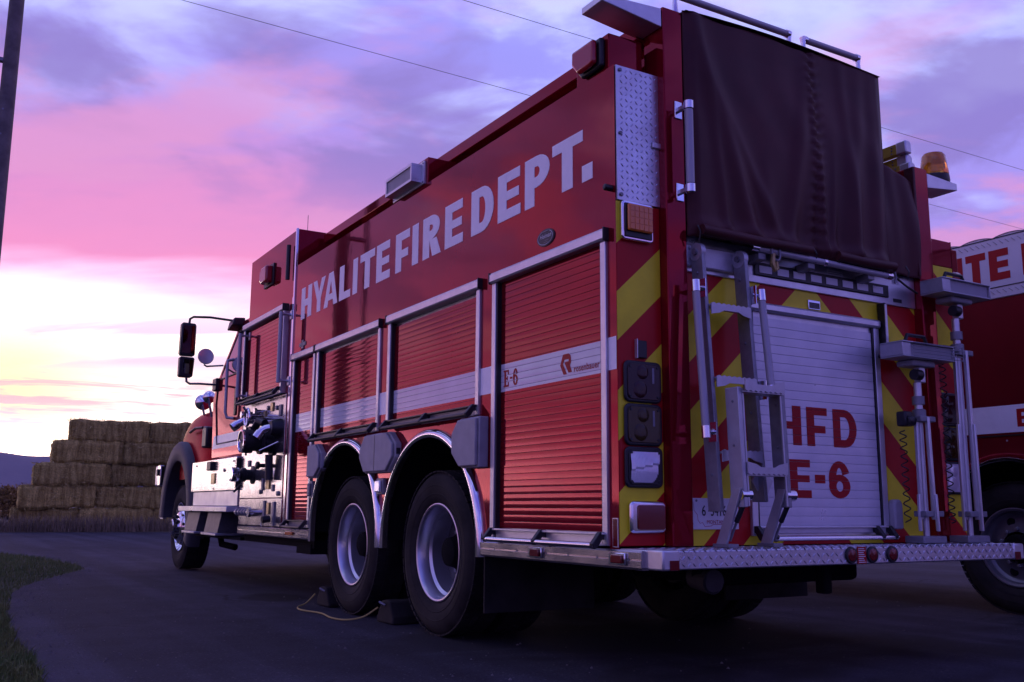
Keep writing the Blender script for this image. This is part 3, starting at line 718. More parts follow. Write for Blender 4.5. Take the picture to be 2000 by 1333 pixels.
# --- roller shutters: tracks and header are the door, every slat a piece of it
def slat_mesh(width, pitch, axis, material, nm='slat'):
    pr_ = [(.002, 0), (-.0018, .0001), (-.0024, .0007), (-.0026, pitch * .30), (-.0026, pitch * .62), (-.0023, pitch - .0022), (-.0017, pitch - .0013), (.002, pitch - .0010)]
    mb = MB(); k = len(pr_)
    if axis == 'y': vs = [(a, 0, z) for a, z in pr_] + [(a, width, z) for a, z in pr_]
    else: vs = [(0, a, z) for a, z in pr_] + [(width, a, z) for a, z in pr_]
    mb.add(vs, [(i, i + 1, i + 1 + k, i + k) for i in range(k - 1)] + [tuple(range(k)), tuple(range(2 * k - 1, k - 1, -1))])
    me = mb.mesh(nm, ang=14); me.materials.append(M[material]); return me
def shutter(y0, y1, z0, z1, material, barm='black', pitch=.0358, xo=0.0):
    """z0: bottom of the slats, z1: top of the header"""
    tw = .042
    d = B(xo + .036, xo + .044, y0 + .002, y1 - .002, z0 - .055, z1 - .002).build('roller_door', 'alu', T)
    for ya in (y0, y1 - tw): B(xo - .014, xo + .035, ya, ya + tw, z0 - .06, z1 - .062).build('track', 'alu', d, .003)
    hd = MB().prism([(xo + .03, z1), (xo - .020, z1), (xo - .030, z1 - .012), (xo - .030, z1 - .050), (xo - .022, z1 - .060), (xo + .03, z1 - .060)], y0 - .008, y1 + .008, 'xz').build('header', 'alu', d, .002)
    for ya in (y0 - .008, y1 + .008):
        B(xo - .033, xo + .028, ya - .004, ya + .004, z1 - .063, z1 + .002).build('end_cap', 'black', d, .002)
    for ya in (y0 + tw, y1 - tw - .012):
        B(xo - .006, xo + .03, ya + .0005, ya + .0115, z0 - .05, z1 - .062).build('seal', 'black', d)
    me = slat_mesh(y1 - y0 - 2 * tw - .026, pitch, 'y', material)
    n = int(round((z1 - .066 - z0) / pitch))
    for i in range(n): link('slat', me, None, d, loc=(xo + .022, y0 + tw + .013, z0 + i * pitch))
    # lift bar at the foot: back plate, rod, brackets
    B(xo - .004, xo + .03, y0 + .03, y1 - .03, z0 - .062, z0 - .004).build('bottom_rail', 'steel' if barm == 'black' else 'alu', d, .003)
    B(xo - .030, xo + .0, y0 + .015, y1 - .015, z0 - .012, z0 - .002).build('lip', barm, d, .002)
    MB().tube([(xo - .062, y0 + .03, z0 - .058), (xo - .062, y1 - .03, z0 - .058)], .014, 12).build('lift_bar', barm if barm == 'black' else 'chrome', d)
    L = y1 - y0; nb = [y0 + .04, y1 - .04] + ([(y0 + y1) / 2] if L > .8 else [])
    for yb in nb:
        MB().prism([(xo - .0, z0 - .0), (xo - .034, z0 + .002), (xo - .080, z0 - .052), (xo - .066, z0 - .076), (xo - .046, z0 - .064), (xo - .022, z0 - .03), (xo, z0 - .04)], yb - .014, yb + .014, 'xz').build('bracket', 'black', d, .003)
    return d
shutter(.068, 1.147, .660, 2.073, 'slat_red', 'alu')
shutter(1.292, 2.602, 1.345, 2.073, 'slat_red')
shutter(2.737, 4.042, 1.345, 2.073, 'slat_red')
shutter(4.087, 4.655, .660, 2.073, 'slat_red')

# --- lettering on the side
items = [('H', 4.528, 4.262), ('Y', 4.232, 3.935), ('A', 3.96, 3.65), ('L', 3.613, 3.376), ('I', 3.329, 3.236), ('T', 3.185, 2.906), ('E', 2.872, 2.629), ('F', 2.534, 2.304), ('I', 2.262, 2.166), ('R', 2.097, 1.84), ('E', 1.777, 1.535), ('D', 1.429, 1.159), ('E', 1.11, .861), ('P', .816, .568), ('T', .542, .264), ('.', .272, .182)]
it = []
for c, a, b in items:
    w_ = a - b
    it.append((c, 4.6 - a, 4.6 - b, 0, .276 if c != '.' else .085, min(.098 / w_, .5) if c not in 'YA' else .088 / w_, .215))
letters(it, side_s(4.6, 2.357), 'lettering', 'white_vinyl', T)
# E-6 in slab serifs, maker's mark
e6 = MB(); SF = side_s(1.062, 1.418, .0188)
def slab(u, v, w, h, d=.001): 
    e6.add([SF(u, v, 0), SF(u + w, v, 0), SF(u + w, v + h, 0), SF(u, v + h, 0), SF(u, v, d), SF(u + w, v, d), SF(u + w, v + h, d), SF(u, v + h, d)], [(4, 5, 6, 7), (0, 1, 5, 4), (1, 2, 6, 5), (2, 3, 7, 6), (3, 0, 4, 7)])
slab(.008, 0, .017, .092); slab(0, -.0, .008, .008); slab(0, .084, .008, .008); slab(.025, 0, .03, .010); slab(.045, .010, .010, .014); slab(.025, .042, .018, .009); slab(.036, .034, .007, .008); slab(.036, .051, .007, .008); slab(.025, .082, .03, .010); slab(.045, .068, .010, .014)
slab(.068, .040, .024, .010)
e6.build('lettering', 'red_vinyl', T, flat=True)
letters([('6', 0, .05, 0, .092, .34, .13)], side_s(.962, 1.418, .0190), 'lettering', 'red_vinyl', T, .0006, [(.66 + i * .0358 + .001 - 1.418, .66 + (i + 1) * .0358 - .0026 - 1.418) for i in range(38)])
mb = MB(); u0, v0 = .50, 1.415
lg = [(.0, .055), (.024, .105), (.028, .108), (.075, .108), (.092, .098), (.096, .085), (.096, .060), (.088, .048), (.105, .012), (.074, .012), (.040, .062), (.048, .069), (.076, .069), (.076, .080), (.038, .080), (.026, .060), (.060, .006), (.030, .006)]
k = len(lg); mb.add([(.0188 - .0006, u0 - a, v0 + b) for a, b in lg], [tuple(range(k))]); mb.build('maker_mark', 'red_vinyl', T, recalc=False)
font_text('rosenbauer', .046, side_s(.380, 1.424, .0188), 'lettering', 'red_vinyl', T, bold=.012, xs=1.02)
# oval dealer badge
mb = MB(); mb.lathe([(0, .001), (.0, .075), (.006, .073), (.007, .001)], (-.0, .60, 2.155), (-1, 0, 0), 40)
mb.v = [(x, .60 + (y - .60) * 1.12, 2.155 + (z - 2.155) * .62) for x, y, z in mb.v]; bd = mb.build('oval_badge', 'black', T)
ring = [( -.0078, .60 + .070 * 1.0 * math.cos(a), 2.155 + .0375 * math.sin(a)) for a in [2 * PI * i / 40 for i in range(41)] if not (1.2 < a < 1.9)]
MB().tube([p for p in ring if p[1] <= .60 + .071][:9], .0016, 5).build('ring', 'white', bd)
MB().tube(ring[9:], .0016, 5).build('ring', 'white', bd)
font_text('Heiman', .034, side_s(.655, 2.152, -.0072), 'script', 'white', bd, shear=.35, xs=1.05)
for k in range(2): B(-.0078, -.0072, .565 + .01 * k, .605 + .01 * k, 2.138 - k * .010, 2.1405 - k * .010).build('caption_line', 'steel', bd)
# small cross shaped plate near the pump house
mb = MB(); mb.box(-.006, 0, 4.36, 4.52, 2.118, 2.150); mb.box(-.006, 0, 4.415, 4.465, 2.096, 2.117); mb.box(-.006, 0, 4.415, 4.465, 2.151, 2.172); mb.build('cross_plate', 'steel', T, .001)

# --- grey chock and extinguisher boxes over the wheels
def octbox(poly, name, x0=-.065):
    ch = MB().prism([(y, z) for y, z in poly], x0 + .02, 0, 'yz').build(name, 'grey', T, .006)
    cy = sum(p[0] for p in poly) / len(poly); cz = sum(p[1] for p in poly) / len(poly)
    MB().prism([(cy + (y - cy) * .93, cz + (z - cz) * .93) for y, z in poly], x0, x0 + .0195, 'yz').build('lid', 'grey', ch, .006)
    return ch
octbox([(4.04, 1.255), (4.04, .99), (3.86, .99), (3.76, 1.06), (3.76, 1.18), (3.86, 1.255)], 'side_box')
b_ = octbox([(2.86, 1.262), (2.95, 1.16), (2.95, 1.10), (2.86, .995), (2.46, .995), (2.35, 1.09), (2.35, 1.18), (2.46, 1.262)], 'side_box')
B(-.0665, -.0655, 2.655, 2.660, 1.01, 1.25).build('lid_gap', 'black', b_)
B(-.04, -.012, 2.345, 2.352, 1.11, 1.15).build('latch', 'black', b_)
octbox([(1.19, 1.268), (1.19, .985), (1.40, .985), (1.50, 1.07), (1.50, 1.19), (1.42, 1.268)], 'side_box', -.08)
# marker lamps: between the wheels and ahead of them
def marker(y, z, w, hgt, lens, name='marker_lamp'):
    m_ = B(-.03, 0, y - w / 2, y + w / 2, z - hgt / 2, z + hgt / 2).build(name, 'steel', T, .006)
    B(-.05, -.0305, y - w * .38, y + w * .38, z - hgt * .36, z + hgt * .36).build('lens', lens, m_, .008)
marker(2.635, .905, .115, .11, 'clear'); marker(4.02, .90, .07, .14, 'steel')
# --- rub rails along the sill
def rail(y0, y1):
    r_ = MB().prism([(0.02, .588), (-.014, .588), (-.022, .580), (-.022, .552), (-.018, .548), (-.022, .544), (-.022, .516), (-.014, .506), (.02, .506)], y0, y1, 'xz').build('rub_rail', 'brushed', T)
    y = y0 + .09
    while y < y1 - .02:
        MB().lathe([(0, .006), (.0035, .005)], (-.018, y, .548), (-1, 0, 0), 8, True).build('bolt', 'steel', r_); y += .235
    return r_
r1 = rail(-.18, 1.262); r2 = rail(4.01, 4.66); r3 = rail(4.665, 6.10)
for y, w_ in ((.655, .10), (-.02, .10)):
    b_ = B(-.034, -.0235, y - w_ / 2 - .01, y + w_ / 2 + .01, .522, .575).build('marker_lamp', 'chrome', r1, .004)
    B(-.046, -.0345, y - w_ / 2, y + w_ / 2 - .02, .53, .566).build('marker_lens', 'redlens', r1, .004)
B(-.034, -.0235, 4.42, 4.60, .535, .562).build('marker_lens', 'amber', r2, .004)
for k in range(4): MB().lathe([(0, .008), (.004, .006)], (-.0225, 4.12 + k * .05, .545), (-1, 0, 0), 8, True).build('drain_knob', 'steel', r2)
B(-.006, -.0005, .008, .040, .60, .72).build('reflector', 'redlens', T, .001)
B(-.0045, -.0004, .004, .044, .596, .724).build('reflector_rim', 'alu', T)
# sag of the right side sill
B(W - .02, W + .02, -.18, 1.26, .506, .588).build('rub_rail', 'brushed', T, .004)
# black mud flaps behind the rear wheels
for x0 in (.0, 1.75): B(x0 + .01, x0 + .74, 1.235, 1.247, .20, .60).build('mud_flap', 'rubber', T)

# --- wheels
def wheel(x_out, y, z, s, kind, name='wheel', r=.50, w=.27):
    """x_out: outer sidewall plane, s: +1 when the wheel extends towards +x"""
    tw = [(0.055, .285), (.030, .300), (.012, .340), (.004, .390), (.006, .43), (.022, .468), (.040, .487), (.060, .494), (w - .06, .494), (w - .04, .487), (w - .02, .468), (w - .004, .40), (w - .02, .31), (w - .055, .285)]
    tw = [(t_, q * r / .5) for t_, q in tw]
    ty = MB().lathe([(x_ * s, q) for x_, q in tw], (x_out, y, z), (1, 0, 0), 72).build('tyre', 'rubber', T, ang=40)
    ty.name = name
    tr = MB(); n = 58
    for i in range(n):
        a = 2 * PI * i / n
        for lo, hi, da_ in ((.022, .085, 0), (.095, .13, .5), (.14, .175, 0), (.185, w - .022, .5)):
            b = a + da_ * 2 * PI / n; hw = .84 * PI / n
            r0, r1_ = .486 * r / .5, r - (.004 if lo < .03 or hi > w - .03 else 0)
            p = []
            for rad in (r0, r1_):
                for xx, aa in ((lo, b - hw), (hi, b - hw), (hi, b + hw), (lo, b + hw)): p.append((x_out + s * xx, y + rad * math.sin(aa), z + rad * math.cos(aa)))
            tr.hexa(p)
    tag(tr.build('tread', 'rubber', ty, flat=True), kind='stuff')
    for q in (.355, .405): MB().lathe([(-.001 * s, q * r / .5 - .004), (-.003 * s, q * r / .5), (-.001 * s, q * r / .5 + .004)], (x_out + s * (.010 if q < .36 else .006), y, z), (1, 0, 0), 64).build('sidewall_rib', 'rubber', ty)
    if kind == 'inset':
        pf = [(.060, .284), (.030, .297), (.022, .297), (.020, .288), (.028, .272), (.062, .262), (.070, .250), (.080, .240)]
        MB().lathe([(a * s, b) for a, b in pf], (x_out, y, z), (1, 0, 0), 64).build('rim', 'rim_steel', ty, ang=30)
        MB().lathe([(.081 * s, .241), (.084 * s, .21), (.070 * s, .16), (.066 * s, .12), (.05 * s, .118)], (x_out, y, z), (1, 0, 0), 48).build('disc', 'rim_steel', ty, ang=30)
        MB().lathe([(.066 * s, .10), (.02 * s, .095), (.01 * s, .08), (.01 * s, 0)], (x_out, y, z), (1, 0, 0), 28).build('hub', 'dark', ty)
        for i in range(10):
            a = 2 * PI * i / 10; MB().lathe([(.075 * s, .016), (.045 * s, .015), (.042 * s, .010)], (x_out, y + .138 * math.sin(a), z + .138 * math.cos(a)), (1, 0, 0), 6, True).build('lug_nut', 'steel', ty)
            if i % 2 == 0: MB().lathe([(.086 * s, .034), (.075 * s, .032)], (x_out, y + .195 * math.sin(a + .3), z + .195 * math.cos(a + .3)), (1, 0, 0), 16, True).build('hand_hole', 'dark', ty)
    elif kind == 'dish':
        pf = [(.060, .284), (.030, .297), (.024, .297), (.022, .290), (.026, .281), (.045, .270), (.100, .264), (.106, .256), (.114, .247), (.150, .243), (.215, .240)]
        MB().lathe([(a * s, b) for a, b in pf], (x_out, y, z), (1, 0, 0), 64).build('rim', 'rim', ty, ang=30)
        MB().lathe([(.216 * s, .241), (.222 * s, .21), (.228 * s, .12), (.22 * s, .10)], (x_out, y, z), (1, 0, 0), 48).build('disc', 'disc', ty, ang=30)
        hb = MB(); hb.lathe([(.226 * s, .115), (.17 * s, .112), (.165 * s, .10), (.10 * s, .085), (.09 * s, .07), (.085 * s, .0)], (x_out, y, z), (1, 0, 0), 28); hb.build('hub', 'dark', ty)
        for i in range(10):
            a = 2 * PI * i / 10; MB().lathe([(.228 * s, .017), (.195 * s, .016), (.192 * s, .012)], (x_out, y + .143 * math.sin(a), z + .143 * math.cos(a)), (1, 0, 0), 6, True).build('lug_nut', 'steel', ty)
    else:
        pf = [(.050, .284), (.022, .297), (.016, .296), (.016, .288), (.05, .270), (.075, .262), (.070, .25), (.045, .235), (.012, .20), (-.012, .165), (-.018, .15), (-.018, .105), (-.03, .10)]
        MB().lathe([(a * s, b) for a, b in pf], (x_out, y, z), (1, 0, 0), 64).build('rim', 'chrome' if kind == 'front' else 'rim_steel', ty, ang=30)
        MB().lathe([(-.02 * s, .10), (-.075 * s, .095), (-.085 * s, .08), (-.085 * s, 0)], (x_out, y, z), (1, 0, 0), 28).build('hub', 'chrome' if kind == 'front' else 'dark', ty)
        for i in range(10):
            a = 2 * PI * i / 10 + .2
            MB().lathe([(-.016 * s, .018), (-.05 * s, .016), (-.054 * s, .010)], (x_out, y + .132 * math.sin(a), z + .132 * math.cos(a)), (1, 0, 0), 6, True).build('lug_nut', 'black', ty)
            MB().lathe([(.008 * s, .021), (.0055 * s, .019)], (x_out + .022 * s - .0245 * s, y + .205 * math.sin(a + .3), z + .205 * math.cos(a + .3)), (1, 0, 0), 14, True).build('hand_hole', 'black', ty)
    return ty
def wheel_set(c):
    for y in (1.945, 3.345):
        wheel(.045, y, .497, 1, 'dish'); wheel(.355, y, .497, 1, 'dish', 'inner_wheel')
        wheel(W - .045, y, .497, -1, 'dish'); wheel(W - .355, y, .497, -1, 'dish', 'inner_wheel')
        MB().tube([(.3, y, .497), (W - .3, y, .497)], .11, 14).build('axle', 'dark', T)
    wheel(.085, 9.16, .515, 1, 'front', r=.51, w=.30); wheel(W - .085, 9.16, .515, -1, 'front', r=.51, w=.30)
    MB().tube([(.3, 9.16, .5), (W - .3, 9.16, .5)], .09, 12).build('axle', 'dark', T)
wheel_set(T)

# --- tail board
bm_ = B(-.002, W + .002, -.30, -.002, .512, .592); tb = bm_.build('tail_board', 'plate', T, .006)
mb = MB(); tread(mb, (.065, -.3005, .516), (1, 0, 0), (0, 0, 1), 79, 3, .0245 if False else .03, L=.014, W=.0045)
for j in range(1): tread(mb, (.05, -.295, .5925), (1, 0, 0), (0, 1, 0), 80, 9, .03)
tag(mb.build('tread_bars', 'plate', tb, flat=True), kind='stuff')
for x0, x1 in ((-.006, .085), (W - .085, W + .006)):
    MB().box(x0, x1, -.306, -.2, .510, .5945).build('corner_cap', 'alu', tb, .008)
    rx = .03 if x0 < 1 else W - .08
    B(rx, rx + .05, -.3085, -.3065, .512, .552).build('reflector', 'redlens', tb)
for x, lab in ((1.135, 0), (1.283, 0), (1.427, 0)):
    MB().lathe([(0, .040), (.008, .038), (.010, .030)], (x, -.3015, .556), (0, -1, 0), 28, True).build('lamp_bezel', 'black', tb)
    MB().lathe([(.0102, .029), (.013, .025), (.014, .0)], (x, -.3015, .556), (0, -1, 0), 24).build('lamp_lens', 'redlens', tb)
st_ = B(1.178, 1.24, -.3045, -.302, .515, .594).build('warning_sticker', 'red_vinyl', tb)
for k in range(8): B(1.185, 1.233 - .006 * (k % 3), -.3052, -.3047, .520 + k * .009, .5235 + k * .009).build('print_line', 'white', tb)

# --- rear face: corner columns, centre panel, posts
for x0, x1 in ((.002, .262), (W - .262, W - .002)):
    B(x0, x1, -.0, .055, .600, 2.195).build('corner_panel', 'chevron', T, .004)
    if x0 > 1:
        B(x0, x1, .0, .055, 2.196, 2.357).build('corner_cap', 'red', T, .004); continue
    p_ = B(x0 + .003, x1, -.008, .05, 2.198, 2.873).build('tread_panel', 'plate', T, .002)
    mb = MB(); tread(mb, (x0 + .018, -.0085, 2.206), (1, 0, 0), (0, 0, 1), 8, 22, .03)
    tag(mb.build('tread_bars', 'plate', p_, flat=True), kind='stuff')
    for bx, bz in ((.025, 2.85), (.025, 2.53), (.025, 2.225)): MB().lathe([(0, .010), (.006, .008)], (x0 + bx, -.010, bz), (0, -1, 0), 10, True).build('bolt', 'steel', p_)
B(.215, .275, -.020, -.0085, 2.49, 2.52).build('latch', 'alu', T, .004)
MB().lathe([(0, .016), (.04, .016), (.045, .010)], (.0, .03, 2.26), (-1, 0, 0), 16, True).build('rubber_stop', 'black', T)
# posts carrying the hose bed cover
lp_ = B(.262, .384, -.055, .10, .597, 3.225).build('corner_post', 'red', T, .006)
rp_ = B(2.125, 2.245, -.055, .10, .597, 2.75).build('corner_post', 'red', T, .006)
B(2.105, 2.1245, -.062, -.0, 2.09, 2.742).build('edge_trim', 'tarp', T, .003)
B(.384, 2.125, .004, .06, .597, 2.09).build('rear_panel', 'chevron', T)
# hose bed above the deck
B(.36, 1.82, .12, 4.5, 2.873, 3.02).build('hose_bed_floor', 'dark', T)
wl = MB(); wl.box(.30, .34, .10, 4.62, 2.873, 3.10); wl.build('hose_bed_wall', 'red', T)
B(.215, .345, .10, 4.64, 3.101, 3.182).build('hose_bed_rail', 'red', T, .006)
# warning light housing over the rear corner
wb = B(.010, .215, .055, .33, 2.873, 3.065).build('lamp_housing', 'red', T, .004)
MB().prism([(.10, 2.915), (.10, 3.04), (.29, 3.04), (.29, 2.965), (.24, 2.905), (.14, 2.905)], -.055, -.022, 'yz').build('red_lens', 'redlamp', wb, .02, 3)
MB().prism([(.08, 2.90), (.08, 3.048), (.305, 3.048), (.305, 2.96), (.25, 2.893), (.11, 2.893)], -.0215, .0095, 'yz').build('gasket', 'black', wb, .01)
# scene light box half way along
sb = B(.012, .30, 2.07, 2.61, 2.873, 3.065).build('lamp_housing', 'red', T, .004)
B(-.004, .0115, 2.10, 2.60, 2.885, 3.045).build('flange', 'alu', sb, .002)
fl_ = MB(); fl_.box(-.075, -.0045, 2.145, 2.575, 3.012, 3.03); fl_.box(-.075, -.0045, 2.145, 2.575, 2.905, 2.923); fl_.box(-.075, -.0045, 2.145, 2.163, 2.924, 3.011); fl_.box(-.075, -.0045, 2.557, 2.575, 2.924, 3.011); fl_.build('scene_lamp_body', 'alu', sb)
B(-.066, -.058, 2.164, 2.556, 2.924, 3.011).build('scene_lamp_glass', 'grey', sb)
for y in (2.115, 2.585):
    for z in (2.9, 3.03): MB().lathe([(0, .006), (.004, .005)], (-.0045, y, z), (-1, 0, 0), 8, True).build('screw', 'steel', sb)

# shelves with beacons on the posts
MB().hexa([(-.105, -.05, 3.155), (.258, -.05, 3.115), (.258, .12, 3.115), (-.105, .12, 3.155), (-.105, -.05, 3.19), (.258, -.05, 3.215), (.258, .12, 3.215), (-.105, .12, 3.19)]).build('beacon_shelf', 'alu', T, .004)
MB().hexa([(2.249, -.05, 2.64), (2.53, -.05, 2.672), (2.53, .13, 2.672), (2.249, .13, 2.64), (2.249, -.05, 2.73), (2.53, -.05, 2.715), (2.53, .13, 2.715), (2.249, .13, 2.73)]).build('beacon_shelf', 'alu', T, .004)
bc = MB().lathe([(0, .085), (.012, .087), (.045, .084), (.05, .07)], (2.44, .035, 2.724), (0, 0, 1), 32, True).build('amber_beacon', 'black', T)
MB().lathe([(.05, .082), (.06, .084), (.17, .070), (.185, .060), (.19, .0)], (2.44, .035, 2.724), (0, 0, 1), 32).build('dome', 'amber_clear', bc)
MB().lathe([(0, .0), (.012, .03), (.02, .05), (.024, .056)], (2.43, .05, 2.83), (-.5, -1, 0), 24).build('reflector', 'chrome', bc)
B(2.42, 2.46, .05, .08, 2.775, 2.85).build('motor', 'black', bc)

def rrect(x0, x1, z0, z1, r_, n=5):
    out = []
    for cx_, cz_, a0 in ((x1 - r_, z1 - r_, 0), (x0 + r_, z1 - r_, 90), (x0 + r_, z0 + r_, 180), (x1 - r_, z0 + r_, 270)):
        out += [(cx_ + r_ * math.cos(R(a0 + 90 * i / n)), cz_ + r_ * math.sin(R(a0 + 90 * i / n))) for i in range(n + 1)]
    return out
# corner column lamps (driver's side)
def lampbox(z0, z1, lens, x0=.028, x1=.245):
    f = MB().prism(rrect(x0, x1, z0, z1, .03), -.016, -.0005, 'xz').build('tail_lamp', 'black', T, .008, 3)
    MB().prism(rrect(x0 + .016, x1 - .016, z0 + .014, z1 - .014, .024), -.021, -.0165, 'xz').build('lens', lens, f, .004, 3)
    if lens != 'black':
        for cx_, cz_, rx in ((x0 + .085, z0 + .060, .040), (x0 + .10, z1 - .052, .034)):
            MB().lathe([(0, rx), (.0018, rx * .8), (.0022, rx * .3), (.0022, 0)], (cx_, -.0211, cz_), (0, -1, 0), 20).build('bulb_ring', lens, f)
        B(x1 - .062, x1 - .05, -.0225, -.0212, z0 + .09, z1 - .03).build('glint_strip', 'steel', f, .001)
    for sx in (x0 + .03, x1 - .03):
        for sz in (z0 + .028, z1 - .028): MB().lathe([(0, .007), (.003, .006)], (sx, -.0212, sz), (0, -1, 0), 8, True).build('screw', 'black', f)
    return f
f = lampbox(1.245, 1.438, 'darklens')

f = lampbox(1.048, 1.240, 'darkamber')
f = lampbox(.858, 1.044, 'black')
mb = MB(); nu = 44; nv = 14; vs = []
for j in range(nv + 1):
    for i in range(nu + 1):
        u, v = i / nu, j / nv; x = .054 + .166 * u; z = .882 + .138 * v
        rr_ = ((u - .42) / .6) ** 2 + ((v - .42) / .6) ** 2
        vs.append((x, -.0235 - .006 + .012 * min(rr_, 1) - .0012 * (i % 2) - (.004 if v > .52 + .25 * (u - .5) else 0), z))
mb.add(vs, [(j * (nu + 1) + i, j * (nu + 1) + i + 1, (j + 1) * (nu + 1) + i + 1, (j + 1) * (nu + 1) + i) for j in range(nv) for i in range(nu)])
mb.build('fluted_lens', 'clear', f, flat=True)
f = MB().prism(rrect(.045, .25, .655, .80, .022), -.03, -.0005, 'xz').build('warning_lamp', 'chrome', T, .012, 3)
MB().prism(rrect(.080, .236, .672, .782, .014), -.036, -.0302, 'xz').build('lens', 'redlens', f, .004, 3)
f = MB().prism(rrect(.018, .205, 2.005, 2.195, .02), -.026, -.0005, 'xz').build('warning_lamp', 'chrome', T, .006, 3)
B(.032, .192, -.032, -.0265, 2.018, 2.182).build('bezel', 'black', f, .01)
am_ = B(.040, .184, -.050, -.0325, 2.045, 2.176).build('lens', 'amber', f, .014, 3)
mb = MB()
for k in range(5):
    for j in range(4): mb.box(.048 + k * .027, .070 + k * .027, -.0525, -.0502, 2.052 + j * .030, 2.077 + j * .030)
mb.build('lens_cells', 'amber', f)
f = B(.105, .160, -.018, -.0005, 1.452, 1.535).build('sensor', 'black', T, .004); B(.100, .1045, -.02, -.0005, 1.45, 1.54).build('guard', 'alu', f)
# passenger side mirror set (mostly hidden behind the flood lights)
for z0, z1, l_ in ((1.245, 1.438, 'darklens'), (1.048, 1.24, 'darkamber'), (.858, 1.044, 'clear')): lampbox(z0, z1, l_, W - .245, W - .028)
f = B(W + .002, W + .20, .10, .30, 2.09, 2.36).build('side_warning_box', 'red', T, .006)
B(W + .012, W + .19, .07, .0995, 2.06, 2.21).build('lens', 'redclear', f, .02, 3)

# --- grab rail on the left post
f = MB().tube([(.345, -.135, 2.30), (.345, -.135, 2.67)], .021, 16).build('grab_rail', 'hose_grip', T)
for z0, z1 in ((2.25, 2.30), (2.67, 2.72)): MB().lathe([(0, .018), (.006, .024), (.044, .024), (.05, .018)], (.345, -.135, z0), (0, 0, 1), 16, True).build('end_fitting', 'chrome', f)
for z in (2.275, 2.695):
    MB().bar((.345, -.132, z), (.345, -.06, z), .022, .022).build('standoff', 'alu', f, .003)
    B(.322, .368, -.062, -.0555, z - .045, z + .045).build('foot_plate', 'chrome', f, .003)

# --- vinyl cover over the hose bed, hanging behind: gathered folds
def cover():
    nx, nz = 110, 70; mb = MB(); vs = []
    x0, x1, zb, zt = .382, 1.852, 2.062, 3.235
    folds = [(.42, 3.25, .80, 2.1, .055, .020), (.47, 3.2, .62, 2.1, .03, .012), (1.26, 3.2, 1.29, 2.1, .028, .018), (1.22, 3.1, 1.05, 2.1, .05, .016), (1.50, 3.2, 1.55, 2.1, .04, .012), (1.66, 3.2, 1.50, 2.1, .06, .017), (1.75, 3.2, 1.74, 2.1, .05, .012), (.9, 2.5, .92, 2.1, .05, .012), (1.40, 2.6, 1.36, 2.1, .025, .012), (.55, 2.9, 1.0, 2.1, .04, .012)]
    for j in range(nz + 1):
        v = j / nz
        for i in range(nx + 1):
            u = i / nx; x = x0 + (x1 - x0) * u; z = zb + (zt - zb) * v
            if j == nz: z -= .012 * math.sin(u * 9) ** 2
            d = 0
            for xa, za, xb, zb2, w_, a_ in folds:
                t_ = min(max((za - z) / (za - zb2), 0), 1); xc = xa + (xb - xa) * t_
                d += 1.7 * a_ * math.exp(-((x - xc) / w_) ** 2) * (.25 + .75 * t_) * (1 if z < za else max(0, 1 - (z - za) * 6))
            d += .010 * math.sin(x * 6.3 + z * 2.2) * (1 - v) + .004 * math.sin(x * 23 + z * 7 + math.sin(z * 9)) * (1 - v * .6)
            # puckered seam
            sd_ = (x - (1.265 + .015 * math.sin(z * 5))) / .045
            d += .009 * math.exp(-sd_ * sd_) * math.sin(z * 105 + 1.3 * math.sin(x * 60)) - .012 * math.exp(-(sd_ * 2.2) ** 2)
            ed = min(1, (x - x0) / .05, (x1 - x) / .05); d *= max(ed, .0)
            bul = ed * .035 * math.sin(PI * min(v * 1.15, 1)) * .5
            hem = .022 * math.exp(-((z - (zb + .055)) / .035) ** 2)
            vs.append((x, -.060 - .015 * ed - d - bul - hem * ed, z))
    mb.add(vs, [(j * (nx + 1) + i, j * (nx + 1) + i + 1, (j + 1) * (nx + 1) + i + 1, (j + 1) * (nx + 1) + i) for j in range(nz) for i in range(nx)])
    # lower wing at the passenger side
    o = len(mb.v); n2, m2 = 22, 40; v2 = []
    for j in range(m2 + 1):
        v = j / m2
        for i in range(n2 + 1):
            u = i / n2; x = 1.80 + .325 * u; top = 2.70 + .025 * math.cos(u * 3) - .03 * u; z = 2.075 + (top - 2.075) * v
            d = .012 * math.sin(u * 7 + v * 3) + .018 * math.exp(-((u - .55 + .25 * v) / .16) ** 2)
            v2.append((x, -.045 - d - .03 * math.sin(PI * v) * .5, z))
    mb.add(v2, [(j * (n2 + 1) + i, j * (n2 + 1) + i + 1, (j + 1) * (n2 + 1) + i + 1, (j + 1) * (n2 + 1) + i) for j in range(m2) for i in range(n2)])
    return mb.build('hose_bed_cover', 'tarp', T, recalc=False, ang=180)
cv = cover()
sd_ = cv.modifiers.new('thickness', 'SOLIDIFY'); sd_.thickness = .004
# top sheet of the cover and its raised frame
def top_sheet(u, v):
    x = .386 + 1.452 * u; y = -.085 + 4.55 * v
    return (x, y, 3.228 + .022 * math.sin(PI * u) * (1 + .3 * math.sin(y * 9)) + .006 * math.sin(y * 14 + x * 3))
mb = MB(); nu, nv = 20, 60
mb.add([top_sheet(i / nu, j / nv) for j in range(nv + 1) for i in range(nu + 1)], [(j * (nu + 1) + i, j * (nu + 1) + i + 1, (j + 1) * (nu + 1) + i + 1, (j + 1) * (nu + 1) + i) for j in range(nv) for i in range(nu)])
mb.build('cover_top', 'tarp', T, recalc=False, ang=180)
mb = MB(); mb.box(.386, .40, .12, 4.4, 3.183, 3.226); mb.box(1.825, 1.838, -.03, 4.4, 2.70, 3.226); mb.build('cover_side', 'tarp', T)
B(.43, 1.82, .02, .10, 2.10, 3.20).build('cover_backing', 'dark', T)
B(1.83, 2.12, .02, .10, 2.10, 2.62).build('cover_backing', 'dark', T)
